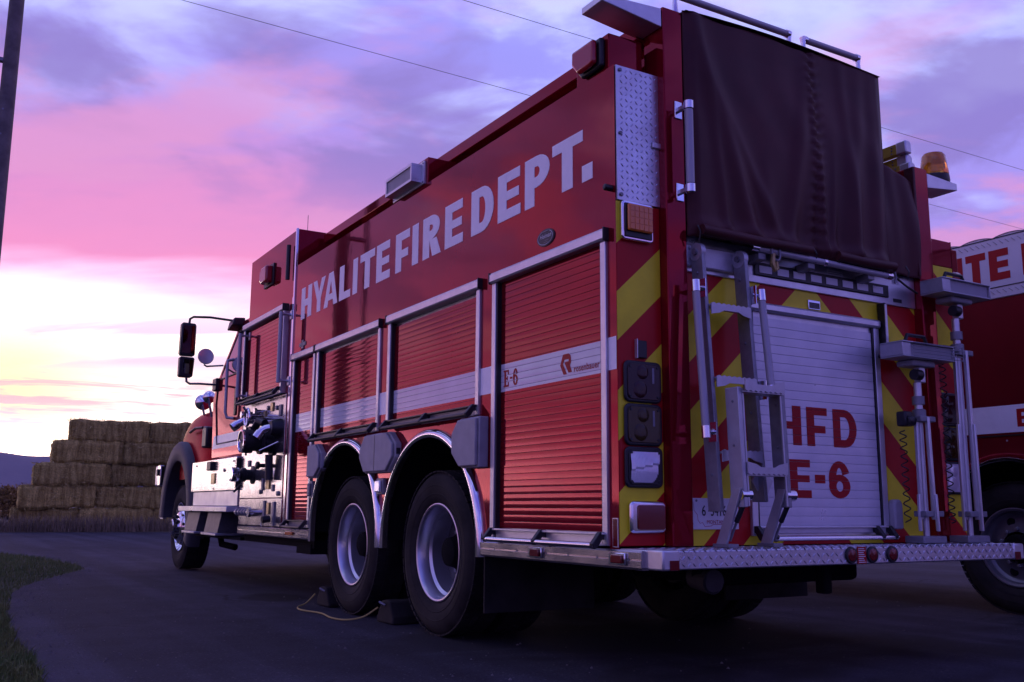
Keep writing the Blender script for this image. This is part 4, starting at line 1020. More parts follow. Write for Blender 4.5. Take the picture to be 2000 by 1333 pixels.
# rolled hem weights and shackles
for xa, xb in ((.42, 1.16), (1.36, 1.81)):
    MB().tube([(xa, -.122, 2.088), ((xa + xb) / 2, -.128, 2.080), (xb, -.122, 2.088)], .026, 12).build('hem_roll', 'tarp', cv)
for x in (.41, 1.20, 1.37, 1.72, 1.93):
    MB().tube([(x, -.105, 2.11), (x, -.125, 2.075), (x + .004, -.11, 2.03)], .004, 6).build('hem_strap', 'black', cv)
# rails on top of the cover
for xa, xb in ((.372, 1.178), (1.289, 1.733)):
    f = MB().tube([(xa + .02, -.02, 3.335), (xb - .02, -.02, 3.335)], .018, 14).build('top_rail', 'hose_grip', T)
    for x in (xa, xb):
        MB().tube([(x - .022 if x > xa else x + .022, -.02, 3.335), (x, -.02, 3.335)], .022, 14).build('end_fitting', 'chrome', f)
        MB().tube([(x, -.02, 3.345), (x, -.02, 3.30), (x, -.02, 3.232)], [.020, .012, .018], 12).build('stanchion', 'chrome', f)

# --- band with the arrow lights under the cover
bd = B(.386, 2.122, -.010, .0035, 1.905, 2.086).build('rear_band', 'alu', T, .003)
sl = B(.86, 1.885, -.020, -.0105, 1.942, 2.012).build('light_bar', 'black', T, .008)
for k in range(8):
    x = .89 + k * .122; B(x + (0.006 if k % 2 else 0), x + .088, -.0235, -.0205, 1.957, 1.995).build('lamp_cell', 'white', sl, .003)
f = MB().tube([(.795, -.105, 2.052), (1.765, -.105, 2.036)], .0165, 16).build('hand_rail', 'hose_grip', T)
for xa, xb in ((.755, .80), (1.76, 1.80), (1.265, 1.285)):
    MB().tube([(xa, -.105, 2.053 - (xa - .755) * .0165), (xb, -.105, 2.053 - (xb - .755) * .0165)], .0195, 16).build('collar', 'chrome', f)
for x in (.81, 1.16, 1.62): MB().hexa([(x, -.10, 2.0), (x + .05, -.10, 2.0), (x + .05, -.0105, 1.99), (x, -.0105, 1.99), (x, -.10, 2.035), (x + .05, -.10, 2.035), (x + .05, -.0105, 2.03), (x, -.0105, 2.03)]).build('bracket', 'steel', f, .003)
hk = MB().tube([(.905 + .028 * math.cos(a), -.125 + .006 * math.sin(a), 2.045 + .048 * math.sin(a)) for a in [2 * PI * i / 20 for i in range(21)]], .0065, 8).build('snap_hook', 'steel', T)
MB().tube([(.885, -.125, 2.03), (.875, -.128, 1.98), (.892, -.128, 1.945), (.91, -.126, 1.955), (.905, -.125, 2.0)], [.012, .014, .012, .011, .008], 8).build('hook_body', 'brass', hk)
hk2 = MB().tube([(1.82, -.115, 2.06), (1.83, -.115, 2.03), (1.82, -.112, 2.00)], .007, 8).build('snap_hook', 'steel', T)
MB().tube([(1.83, -.11, 2.035), (1.95, -.09, 2.0), (2.09, -.05, 1.985)], .006, 8).build('cord', 'cable', hk2)
for x, z, w_, s_ in ((.40, 2.042, .075, '(2 1/2")'), (.80, 2.022, .075, '1000'), (1.93, 2.03, .06, ''), (1.40, 2.014, .12, '')):
    o_ = B(x, x + w_, -.0122, -.0105, z, z + .03).build('hose_label', 'white', bd)
    if s_: font_text(s_, .021, rear_s(x + .008, z + .008, -.0123), 'print', 'black', bd)
    else:
        for k in range(2): B(x + .008, x + w_ - .008, -.0127, -.0124, z + .008 + k * .010, z + .011 + k * .010).build('print_line', 'steel', bd)
B(1.93, 2.0, -.0125, -.0105, 1.925, 1.945).build('data_plate', 'black', bd)
f = B(1.255, 1.345, -.004, .0035, 1.812, 1.862).build('data_plate', 'chrome', T, .002)
B(1.261, 1.339, -.0048, -.0042, 1.817, 1.849).build('plate_face', 'black', f)
for k in range(4): B(1.268, 1.33, -.0052, -.0049, 1.822 + k * .006, 1.8232 + k * .006).build('print_line', 'steel', f)

# --- rear roller door
x0, x1, z0, z1 = .792, 1.785, .69, 1.802
rd = B(x0 + .0402, x1 - .0402, .0008, .0035, .64, z1 - .046).build('rear_roller_door', 'alu', T)
for xa in (x0, x1 - .04): B(xa, xa + .04, -.016, .0035, .64, z1 - .046).build('track', 'alu', rd, .003)
MB().prism([(.0035, z1), (-.022, z1), (-.030, z1 - .01), (-.030, z1 - .036), (-.022, z1 - .045), (.0035, z1 - .045)], x0 - .004, x1 + .004, 'yz').build('header', 'alu', rd, .002)
for xa in (x0 + .0405, x1 - .0525): B(xa, xa + .012, -.011, .0035, .65, z1 - .047).build('seal', 'black', rd)
me = slat_mesh(x1 - x0 - .11, .0452, 'x', 'slat_alu')
for i in range(int((z1 - .048 - z0) / .0452)): link('slat', me, None, rd, loc=(x0 + .055, -.0025, z0 + i * .0452))
B(x0 + .03, x1 - .03, -.012, .0035, .650, .688).build('bottom_rail', 'slat_alu', rd, .003)
B(x0 + .02, x1 - .02, -.036, -.004, .677, .686).build('lip', 'alu', rd, .002)
MB().tube([(x0 + .02, -.062, .628), (x1 - .0, -.062, .628)], .012, 12).build('lift_bar', 'chrome', rd)
for x in (x0 + .10, x0 + .02, x1 - .12, x1 - .02):
    MB().prism([(-.004, .686), (-.036, .688), (-.08, .635), (-.066, .612), (-.046, .62), (-.02, .655), (-.004, .65)], x - .013, x + .013, 'yz').build('bracket', 'black', rd, .003)
for it_ in (('H', .955, 1.160, 0, .2, .30, .19), ('F', 1.200, 1.352, 0, .2, .37, .2), ('D', 1.395, 1.575, 0, .2, .31, .2)): letters([it_], lambda u, v, d: (u, -.0058 - d, 1.090 + v), 'lettering', 'red_vinyl', T, .0006, [(.69 + i * .0452 + .0003 - 1.090, .69 + (i + 1) * .0452 - .0012 - 1.090) for i in range(23)])
for it_ in (('E', 1.065, 1.215, 0, .192, .36, .2), ('-', 1.243, 1.318, .075, .118, .3, .3), ('6', 1.345, 1.505, 0, .192, .34, .2)): letters([it_], lambda u, v, d: (u, -.0058 - d, .826 + v), 'lettering', 'red_vinyl', T, .0006, [(.69 + i * .0452 + .0003 - .826, .69 + (i + 1) * .0452 - .0012 - .826) for i in range(23)])
B(1.80, 1.815, -.05, -.0, 1.64, 1.90).build('door_guard', 'black', T, .003); B(1.7985, 1.8145, -.055, -.0505, 1.66, 1.89).build('guard_edge', 'alu', T)
MB().lathe([(0, .012), (.03, .012), (.035, .018), (.05, .018)], (1.78, -.0165, 1.60), (0, -1, 0), 12, True).build('rubber_stop', 'black', T)
f = MB().prism([(1.79, .668), (1.79, .80), (1.805, .825), (1.845, .825), (1.86, .80), (1.86, .668)], -.05, -.0005, 'xz').build('power_inlet', 'grey', T, .012, 3)
# licence plate
lp2 = B(.405, .705, -.012, -.004 + .007, .672, .817).build('licence_plate', 'white', T, .003)
font_text('6', .07, rear_s(.470, .735, -.0122), 'plate_number', 'black', lp2, bold=.01, xs=.8)
font_text('34161', .07, rear_s(.525, .735, -.0122), 'plate_number', 'black', lp2, bold=.01, xs=.72)
B(.512, .518, -.0132, -.0122, .755, .762).build('plate_dot', 'black', lp2)
font_text('MONTANA', .025, rear_s(.50, .698, -.0122), 'plate_state', 'red_vinyl', lp2)
font_text('E', .018, rear_s(.51, .798, -.0122), 'plate_code', 'red_vinyl', lp2)
MB().tube([(x, -.0122, z) for x, z in ((.42, .80), (.425, .76), (.445, .74), (.448, .715), (.46, .70), (.475, .705), (.49, .685), (.53, .688), (.54, .695), (.68, .695), (.68, .805))], .0011, 4).build('plate_outline', 'red_vinyl', lp2)
for x in (.44, .67): MB().lathe([(0, .006), (.003, .005)], (x, -.0122, .805), (0, -1, 0), 8, True).build('bolt', 'steel', lp2)

# --- folding ladder at the rear
LD = B(.395, .78, -.035, -.0105, 1.925, 2.035).build('rear_ladder', 'ladder', T, .008)   # hinge plate
def stringer(xc, ya0, ya1, za, yb0, yb1, zb, w=.022, m_='ladder_shade'):
    p = [(xc - w / 2, yb1, zb), (xc + w / 2, yb1, zb), (xc + w / 2, yb0, zb), (xc - w / 2, yb0, zb), (xc - w / 2, ya1, za), (xc + w / 2, ya1, za), (xc + w / 2, ya0, za), (xc - w / 2, ya0, za)]
    return MB().hexa(p).build('stringer', m_, LD, .004)
for xc, zb in ((.430, .755), (.705, .80)):
    stringer(xc, -.036, -.118, 1.99, -.115, -.200, zb)
    MB().lathe([(-.014, .044), (.014, .044)], (xc, -.077, 1.985), (1, 0, 0), 20, True).build('pivot_ear', 'ladder', LD)
    MB().lathe([(-.026, .016), (.0, .016)], (xc, -.077, 1.985), (1, 0, 0), 10, True).build('pivot_bolt', 'steel', LD)
    MB().hexa([(xc - .012 + (.013 if xc < .6 else -.0), -.118, zb + .02), (xc + .014, -.118, zb + .02)] + [(xc + .014, -.112, zb + .02), (xc + .001, -.112, zb + .02)] + [(xc + .001, -.04, 1.95), (xc + .014, -.04, 1.95), (xc + .014, -.036, 1.95), (xc + .001, -.036, 1.95)]).build('flange', 'ladder', LD)
def rung(x0, x1, yb, yf, z, name='rung', drop=.038, flip=False):
    # folded step: serrated front lip, shaped ends
    n = 16; top = []; s_ = -1 if flip else 1
    for i in range(n + 1):
        u = i / n; top.append((x0 + (x1 - x0) * u, z + s_ * (.006 if i % 2 else .0)))
    bot = [(x1, z - s_ * drop * 1.35), (x1 - .05, z - s_ * drop * 1.1), (x1 - .08, z - s_ * drop * .75), (x0 + .08, z - s_ * drop * .75), (x0 + .05, z - s_ * drop * 1.1), (x0, z - s_ * drop * 1.35)]
    r_ = MB().prism(top + bot, yf, yf + .006, 'xz').build(name, 'ladder', LD)
    B(x0, x1, yf + .0062, yb, z - .010, z - .003).build('rung_tread', 'ladder', LD)
    return r_
for z in (1.725, 1.375, 1.03):
    k = (1.99 - z) / 1.235; rung(.4415, .6935, -.045 - .08 * k, -.135 - .08 * k, z)
# lower fold-down section, stowed
for xc in (.470, .742):
    stringer(xc, -.205, -.290, 1.315, -.225, -.310, .775, .024, 'ladder' if xc < .6 else 'ladder_shade')  # left stringer in the lit colour, right one in the shaded copy
for xc in (.4875, .7245): MB().hexa([(xc - .005, -.31, .78), (xc + .005, -.31, .78), (xc + .005, -.302, .78), (xc - .005, -.302, .78), (xc - .005, -.29, 1.31), (xc + .005, -.29, 1.31), (xc + .005, -.282, 1.31), (xc - .005, -.282, 1.31)]).build('flange', 'ladder', LD)
for z in (1.30, .925): rung(.4825, .7295, -.225, -.315, z, flip=True)
# hand rails with end fittings
for x, ya, za, yb, zb, fx in ((.368, -.125, 1.83, -.175, 1.085, .418), (.765, -.150, 1.825, -.20, 1.295, .717)):
    a, b = Vector((x, ya, za)), Vector((x, yb, zb)); d_ = (b - a).normalized()
    h_ = MB().tube([a + d_ * .05, b - d_ * .05], .0185, 14).build('ladder_rail', 'hose_grip', LD)
    for q, e in ((a, d_), (b, -d_)):
        MB().tube([q, q + e * .055], .0215, 14).build('rail_end', 'chrome', LD)
        c = q + e * .03; MB().tube([c, Vector(((c.x + fx) / 2, c.y + .006, c.z)), Vector((fx, c.y + .015, c.z))], [.014, .008, .015], 10).build('rail_standoff', 'chrome', LD)
        B(min(fx, fx + .004), max(fx, fx + .004), c.y - .012, c.y + .04, c.z - .045, c.z + .045).build('rail_foot', 'chrome', LD)
for z in (1.88, 1.56, 1.22, .92):
    k = (1.99 - z) / 1.235
    for xc in (.418, .693): MB().lathe([(0, .008), (.005, .006)], (xc, -.077 - .08 * k, z), (-1, 0, 0), 8, True).build('bolt', 'steel', LD)
for z in (1.25, 1.05, .83):
    for xc in (.4575, .7295): MB().lathe([(0, .007), (.004, .005)], (xc, -.255, z), (-1, 0, 0), 8, True).build('bolt', 'steel', LD)
# struts, gas springs and feet
for xc in (.448, .724):
    MB().hexa([(xc - .006, -.20, .60), (xc + .006, -.20, .60), (xc + .006, -.13, .60), (xc - .006, -.13, .60), (xc - .006, -.305, .86), (xc + .006, -.305, .86), (xc + .006, -.255, .86), (xc - .006, -.255, .86)]).build('strut', 'ladder', LD, .003)
    MB().lathe([(-.03, .026), (.03, .026)], (xc + .035, -.285, .83), (1, 0, 0), 16, True).build('hinge_pin', 'chrome', LD)
    MB().tube([(xc + .03, -.29, .80), (xc + .03, -.235, .71)], .012, 10).build('gas_spring', 'black', LD); MB().tube([(xc + .03, -.235, .71), (xc + .03, -.19, .625)], .006, 8).build('gas_rod', 'steel', LD)
    B(xc - .012, xc + .05, -.225, -.12, .596, .612).build('foot', 'steel', LD, .002)
MB().prism([(.73, .80), (.79, .90), (.70, .96), (.66, .90)], -.16, -.15, 'xz').build('gusset', 'ladder', LD)
# --- under the tail
MB().tube([(.42, -.02, .46), (.40, -.16, .445)], .055, 18).build('exhaust_pipe', 'rust', T)
MB().lathe([(0, .05), (-.01, .044)], (.40, -.161, .445), (0, -1, 0), 18).build('exhaust_mouth', 'dark', T)
B(.36, .44, -.12, -.06, .46, .512).build('hanger', 'dark', T)
f = B(1.17, 1.23, -.10, -.04, .36, .51).build('tow_eye', 'dark', T, .01)
B(.9, 1.9, .3, 1.1, .38, .5).build('fuel_tank', 'dark', T, .03)

# --- pump house
ph = B(.004, W - .004, 4.705, 6.165, .60, 3.222).build('pump_house', 'red', T, .006)
B(-.012, .006, 4.70, 4.735, .60, 3.226).build('corner_trim', 'chrome', T, .003)
B(-.010, .006, 4.742, 4.756, .60, 2.60).build('corner_trim', 'chrome', T, .002)
shutter(4.86, 6.14, 1.815, 2.56, 'slat_plain', xo=-.034)
f = MB().prism([(5.40, 2.865), (5.40, 3.03), (5.56, 3.03), (5.62, 2.99), (5.62, 2.90), (5.56, 2.865)], -.075, -.0, 'yz').build('warning_lamp', 'redlamp', T, .02, 3)
B(-.012, .003, 5.36, 5.66, 2.845, 3.05).build('lamp_gasket', 'black', f, .004)
MB().tube([(-.03, 4.86, 2.78), (-.03, 4.86, 3.10)], .02, 10).build('strip_lamp', 'black', T)
MB().tube([(.5, 5.95, 3.22), (.5, 5.95, 3.75)], .003, 6).build('antenna', 'wire', T)
pp = B(-.010, .0035, 4.80, 6.12, .845, 1.745).build('pump_panel', 'brushed', T, .002)
B(-.010, .0035, 4.80, 6.12, .595, .838).build('lower_pump_panel', 'brushed', T, .002)
B(-.004, .0038, 4.765, 4.797, .60, 1.76).build('panel_edge', 'red', T)
# pump plumbing
X = (-1, 0, 0)
CY, CZ = 5.12, 1.335
f = MB().lathe([(.01, .12), (.03, .12), (.035, .095), (.10, .095), (.11, .11), (.14, .11), (.145, .085), (.20, .085), (.205, .104), (.285, .104), (.292, .095)], (0, CY, CZ), X, 30, True).build('suction_inlet', 'black', pp)
MB().lathe([(.286, .100), (.302, .102), (.304, .088), (.29, .084)], (0, CY, CZ), X, 30).build('inlet_ring', 'chrome', pp)
MB().lathe([(.29, .016), (.312, .015), (.315, .0)], (0, CY, CZ), X, 14).build('inlet_boss', 'chrome', pp)
for a in range(6): MB().tube([(-.25, CY + .10 * math.cos(a * PI / 3 + .5), CZ + .10 * math.sin(a * PI / 3 + .5)), (-.25, CY + .125 * math.cos(a * PI / 3 + .5), CZ + .125 * math.sin(a * PI / 3 + .5))], .010, 8).build('inlet_lug', 'black', pp)
MB().tube([(-.06, 5.06, 1.22), (-.05, 5.06, 1.0)], .035, 12).build('drain_pipe', 'black', pp)
f = MB().lathe([(.0, .10)], (0, 0, 0)) if False else None
ring_ = [(-.20, 5.32 + .078 * math.cos(a), 1.565 + .078 * math.sin(a)) for a in [2 * PI * i / 28 for i in range(29)]]
MB().tube(ring_, .012, 8, False).build('hand_wheel', 'chrome', pp)
for a in (0, PI / 2): MB().tube([(-.2, 5.32 - .075 * math.cos(a), 1.565 - .075 * math.sin(a)), (-.2, 5.32 + .075 * math.cos(a), 1.565 + .075 * math.sin(a))], .007, 6).build('wheel_spoke', 'chrome', pp)
MB().tube([(-.20, 5.32, 1.565), (-.005, 5.32, 1.565)], .014, 10).build('wheel_stem', 'chrome', pp)
MB().tube([(-.19, 5.32, 1.60), (-.24, 5.32, 1.66)], .012, 8).build('wheel_knob', 'chrome', pp)
def elbow(p0, p1, p2, p3, r_, name):
    pts = []
    for i in range(11):
        t_ = i / 10; a = [Vector(q) for q in (p0, p1, p2, p3)]
        pts.append(a[0] * (1 - t_) ** 3 + a[1] * 3 * t_ * (1 - t_) ** 2 + a[2] * 3 * t_ * t_ * (1 - t_) + a[3] * t_ ** 3)
    e_ = MB().tube(pts, r_, 16).build(name, 'chrome', pp)
    d_ = (pts[-1] - pts[-2]).normalized(); MB().tube([pts[-1] - d_ * .01, pts[-1] + d_ * .05], r_ * 1.2, 16).build('outlet_collar', 'chrome', pp)
    d_ = (pts[1] - pts[0]).normalized(); MB().tube([pts[0], pts[0] + d_ * .03], r_ * 1.5, 18).build('outlet_flange', 'black', pp)
elbow((0, 4.96, 1.455), (-.08, 4.96, 1.46), (-.14, 5.0, 1.45), (-.17, 5.0, 1.40), .036, 'discharge_elbow')
elbow((0, 5.66, 1.57), (-.08, 5.66, 1.58), (-.15, 5.66, 1.56), (-.20, 5.66, 1.52), .036, 'discharge_elbow')
MB().tube([(-.02, 4.93, 1.33), (-.16, 5.02, 1.25)], .009, 8).build('lever', 'chrome', pp)
MB().lathe([(.0, .08), (.02, .08), (.03, .055), (.12, .055), (.13, .07), (.16, .07)], (0, 5.38, 1.42), X, 22, True).build('valve_body', 'black', pp)
MB().lathe([(.0, .09), (.03, .085), (.10, .06)], (0, 4.93, 1.45), X, 20, True).build('valve_body', 'black', pp)
MB().tube([(-.10, 5.10, 1.50), (-.12, 5.22, 1.53), (-.10, 5.40, 1.48)], .035, 12).build('valve_body', 'black', pp)
MB().lathe([(0, .02), (.18, .018), (.19, .03), (.22, .03)], (0, 5.46, 1.60), X, 14, True).build('valve_pull', 'chrome', pp)
f = MB().lathe([(0, .085), (.02, .085), (.03, .05), (.08, .05), (.085, .065), (.12, .065), (.13, .045), (.165, .045), (.17, .062), (.20, .062), (.205, .045)], (0, 5.70, 1.06), X, 24, True).build('discharge_outlet', 'black', pp)
MB().lathe([(.15, .064), (.206, .068), (.22, .065), (.222, .03)], (0, 5.70, 1.06), X, 24, True).build('outlet_cap', 'chrome', pp)
MB().tube([(-.12, 5.70, .97), (-.17, 5.74, .90)], .010, 8).build('lever', 'black', pp)
MB().lathe([(0, .03), (.02, .03), (.03, .018), (.09, .018), (.10, .035), (.12, .035), (.13, .02)], (0, 5.22, 1.13), X, 16, True).build('relief_valve', 'black', pp)
MB().tube([(-.06, 6.02, .715), (-.06, 5.55, .715)], .028, 12).build('drain_manifold', 'chrome', pp)
for y in (5.95, 5.85, 5.75, 5.65): MB().lathe([(-.02, .036), (.02, .036)], (-.06, y, .715), (0, 1, 0), 12, True).build('manifold_collar', 'steel', pp)
MB().lathe([(0, .02), (.07, .02), (.075, .045), (.10, .045)], (0, 5.50, .715), X, 16, True).build('gate_knob', 'chrome', pp)
for y, z0_, z1_, w_, m_ in ((5.28, .63, .82, .05, 'steel'), (5.16, .70, .80, .07, 'brass'), (5.0, .60, .81, .05, 'steel'), (5.40, 1.55, 1.64, .06, 'brass'), (5.18, 1.62, 1.70, .07, 'brass'), (4.93, 1.56, 1.66, .06, 'steel'), (5.20, .92, 1.0, .10, 'brass'), (5.36, .91, 1.02, .05, 'steel'), (5.83, 1.14, 1.20, .06, 'steel'), (5.05, .90, .96, .04, 'steel')):
    B(-.022, -.0105, y - w_ / 2, y + w_ / 2, z0_, z1_).build('label_plate', m_, pp, .002)
for y, z in ((5.30, 1.66), (5.04, 1.64), (5.42, .90), (4.90, .88)): MB().lathe([(.0105, .022), (.025, .020), (.028, .0)], (0, y, z), X, 14).build('indicator', 'steel', pp)
MB().tube([(-.03, 5.05, .66), (-.10, 5.05, .65)], .03, 12).build('test_port', 'black', pp)
MB().tube([(-.08, 5.05, .63), (-.085, 5.10, .59), (-.08, 5.14, .62)], .004, 6).build('cap_chain', 'steel', pp)
for y in (5.75, 5.5, 5.9): MB().lathe([(.0105, .02), (.06, .02), (.065, .034), (.09, .034)], (0, y, 1.64), X, 14, True).build('valve_pull', 'chrome', pp)
B(.05, 1.2, 4.1, 6.1, .44, .50).build('step_frame', 'dark', T); B(.10, .20, 4.55, 4.62, .38, .47).build('pipe_stub', 'steel', T)
B(.04, .20, 4.15, 4.5, .39, .47).build('drain_box', 'dark', T)
# grab handles on the pump house and cab
for y, z0_, z1_ in ((4.75, 1.83, 2.46), (6.05, 1.82, 2.46)):
    h_ = MB().tube([(-.105, y, z0_), (-.105, y, z1_)], .019, 14).build('grab_handle', 'hose_grip', T)
    for z in (z0_ + .02, z1_ - .02):
        MB().tube([(-.105, y, z), (-.06, y, z), (-.01, y, z)], [.02, .009, .016], 10).build('standoff', 'alu', h_)
        B(-.02, -.0125, y - .025, y + .025, z - .04, z + .04).build('foot_plate', 'alu', h_, .003)

# --- cab
XL = .10
def cab_side(x):      # profile of the cab in y, z
    return [(6.20, 1.28), (6.20, 2.72), (6.32, 2.80), (7.12, 2.80), (7.26, 2.76), (7.72, 2.16), (7.86, 1.98), (7.78, 1.28)]
def xin(z): return .16 * max(0.0, z - 2.16)
up_ = [(6.20, 2.16), (6.20, 2.72), (6.32, 2.80), (7.12, 2.80), (7.26, 2.76), (7.72, 2.16)]
lo_ = [(6.20, 1.28), (6.20, 2.16), (7.72, 2.16), (7.86, 1.98), (7.78, 1.28)]
mb = MB(); o_ = [(6.20, 1.28), (6.20, 2.16), (6.20, 2.72), (6.32, 2.80), (7.12, 2.80), (7.26, 2.76), (7.72, 2.16), (7.86, 1.98), (7.78, 1.28)]; k = len(o_)
mb.add([(XL + xin(z), y, z) for y, z in o_] + [(W - XL - xin(z), y, z) for y, z in o_],
       [(0, 1, 6, 7, 8), (1, 2, 3, 4, 5, 6), (k, k + 8, k + 7, k + 6, k + 1), (k + 1, k + 6, k + 5, k + 4, k + 3, k + 2)] + [(i, (i + 1) % k, (i + 1) % k + k, i + k) for i in range(k)])
cab = mb.build('cab', 'red', T, .025, 3)
# windscreen, side glass and door details
MB().add([(XL + .12, 7.285, 2.70), (W - XL - .12, 7.285, 2.70), (W - XL - .09, 7.695, 2.18), (XL + .09, 7.695, 2.18)], [(0, 1, 2, 3)]).build('windscreen', 'glass', T, recalc=False).location = (0, .012, .010)
def sidequad(pts, name, m_, off):
    vs = []
    for y, z in pts:
        vs.append((XL + xin(z) - off, y, z))
    MB().add(vs, [tuple(range(len(vs)))]).build(name, m_, T, recalc=False)
    return vs
sidequad([(6.56, 2.175), (6.60, 2.66), (7.16, 2.68), (7.52, 2.24), (7.52, 2.175)], 'side_window', 'glass', .006)
MB().tube([(XL + xin(z) - .004, y, z) for y, z in ((6.56, 2.175), (6.60, 2.66), (7.16, 2.68), (7.52, 2.24), (7.52, 2.175), (6.56, 2.175))], .011, 6).build('window_seal', 'black', T)
v_ = sidequad([(6.36, 1.95), (6.50, 1.95), (6.50, 2.12), (6.36, 2.12)], 'fold_panel', 'steel', .006)
mb = MB(); mb.tube([(XL - .004, y, z) for y, z in ((6.50, 1.45), (6.48, 2.1), (6.52, 2.66))], .008, 6); mb.tube([(XL - .004, y, z) for y, z in ((6.50, 1.45), (7.55, 1.45), (7.68, 1.9), (7.64, 2.14))], .008, 6); mb.build('door_seam', 'black', T)
mb = MB(); mb.add([(XL - .002, 6.21, 1.40), (XL - .002, 7.75, 1.40), (XL - .002, 7.70, 1.545), (XL - .002, 6.21, 1.545)], [(0, 1, 2, 3)]); mb.build('cab_stripe', 'white_vinyl', T, recalc=False)
h_ = MB().tube([(XL - .0, 7.02, 2.34), (XL - .07, 7.02, 2.32), (XL - .075, 7.0, 2.26), (XL - .075, 6.98, 1.76), (XL - .06, 6.96, 1.70), (XL, 6.90, 1.69)], .017, 12).build('cab_grab_handle', 'hose_grip', T)
B(XL - .012, XL + .01, 6.82, 6.90, 1.72, 2.02).build('door_handle_pad', 'black', T, .01)
# mirror on tubular arms
ma = MB().tube([(XL + .08, 7.22, 2.80), (-.10, 7.36, 2.84), (-.26, 7.46, 2.845), (-.295, 7.47, 2.82), (-.30, 7.47, 2.75)], .013, 10).build('mirror_arm', 'black', T)
MB().tube([(XL - .02, 7.68, 2.13), (-.12, 7.60, 2.12), (-.25, 7.50, 2.10), (-.29, 7.48, 2.12), (-.30, 7.47, 2.20)], .013, 10).build('mirror_arm', 'steel', T)
B(XL - .04, XL + .03, 7.60, 7.76, 2.06, 2.20).build('mirror_base', 'black', T, .01); MB().hexa([(XL - .02, 7.1, 2.74), (XL + .12, 7.1, 2.74), (XL + .12, 7.32, 2.70), (XL - .02, 7.32, 2.70), (XL + .0, 7.1, 2.82), (XL + .12, 7.1, 2.83), (XL + .12, 7.32, 2.80), (XL, 7.32, 2.80)]).build('mirror_mount', 'black', T, .01)
mh = MB().prism([(-.385, 2.43), (-.380, 2.755), (-.365, 2.775), (-.235, 2.77), (-.222, 2.745), (-.222, 2.42), (-.235, 2.405), (-.37, 2.405)], 7.45, 7.54, 'xz').build('mirror_head', 'black', T, .018, 3)
B(-.370, -.236, 7.444, 7.4495, 2.43, 2.745).build('mirror_glass', 'mirror', mh, .004)
mh2 = MB().prism([(-.384, 2.18), (-.384, 2.375), (-.37, 2.392), (-.235, 2.388), (-.224, 2.37), (-.235, 2.18), (-.25, 2.165), (-.37, 2.165)], 7.44, 7.53, 'xz').build('wide_mirror_head', 'black', T, .018, 3)
MB().prism([(-.335, 2.20), (-.350, 2.365), (-.242, 2.36), (-.246, 2.195)], 7.434, 7.4395, 'xz').build('mirror_glass', 'mirror', mh2)
# spot lamp and cowl lamps
sp = MB().lathe([(0, .0), (.03, .06), (.075, .088), (.085, .09)], (-.06, 7.72, 2.44), (0, -1, 0), 26).build('spot_lamp', 'black', T)
MB().lathe([(.084, .088), (.095, .085), (.098, .0)], (-.06, 7.72, 2.44), (0, -1, 0), 26).build('lamp_glass', 'clear', sp)
MB().tube([(-.06, 7.69, 2.35), (-.04, 7.66, 2.33), (XL + .04, 7.62, 2.35)], .010, 8).build('lamp_arm', 'steel', sp)
for x, y, z, r_ in ((.16, 8.30, 2.06, .075), (.22, 8.85, 2.05, .10)):
    f = MB().lathe([(0, 0), (.02, r_ * .6), (.06, r_), (.075, r_), (.085, r_ * .8), (.09, 0)], (x, y, z), (.3, 1, 0), 22).build('fender_mirror', 'chrome', T)
    MB().tube([(x, y, z - r_ * .6), (x + .05, y + .02, z - .24)], .014, 8).build('mirror_stalk', 'steel', f)
# hood with rounded flanks, fender and flare
def hood():
    mb = MB(); secs = []
    for y, xo, zt, zs in ((7.74, .16, 2.12, 1.92), (8.2, .34, 2.06, 1.80), (8.9, .40, 1.98, 1.76), (9.6, .44, 1.88, 1.70), (10.05, .46, 1.72, 1.55), (10.15, .50, 1.50, 1.40)):
        ring = [(xo, y, 1.20), (xo - .02, y, 1.45), (xo + .02, y, zs - .06), (xo + .10, y, zs + .02), (xo + .30, y, zt - .06), (xo + .55, y, zt), (1.25, y, zt + .01)]
        ring += [(W - x_, y_, z_) for x_, y_, z_ in reversed(ring[:-1])]; secs.append(ring)
    k = len(secs[0]); vs = [p for s_ in secs for p in s_]
    mb.add(vs, [(i * k + j, i * k + j + 1, (i + 1) * k + j + 1, (i + 1) * k + j) for i in range(len(secs) - 1) for j in range(k - 1)] + [tuple(range((len(secs) - 1) * k, len(secs) * k))])
    o = mb.build('hood', 'red', T, ang=180); s_ = o.modifiers.new('s', 'SUBSURF'); s_.levels = s_.render_levels = 2
hood()
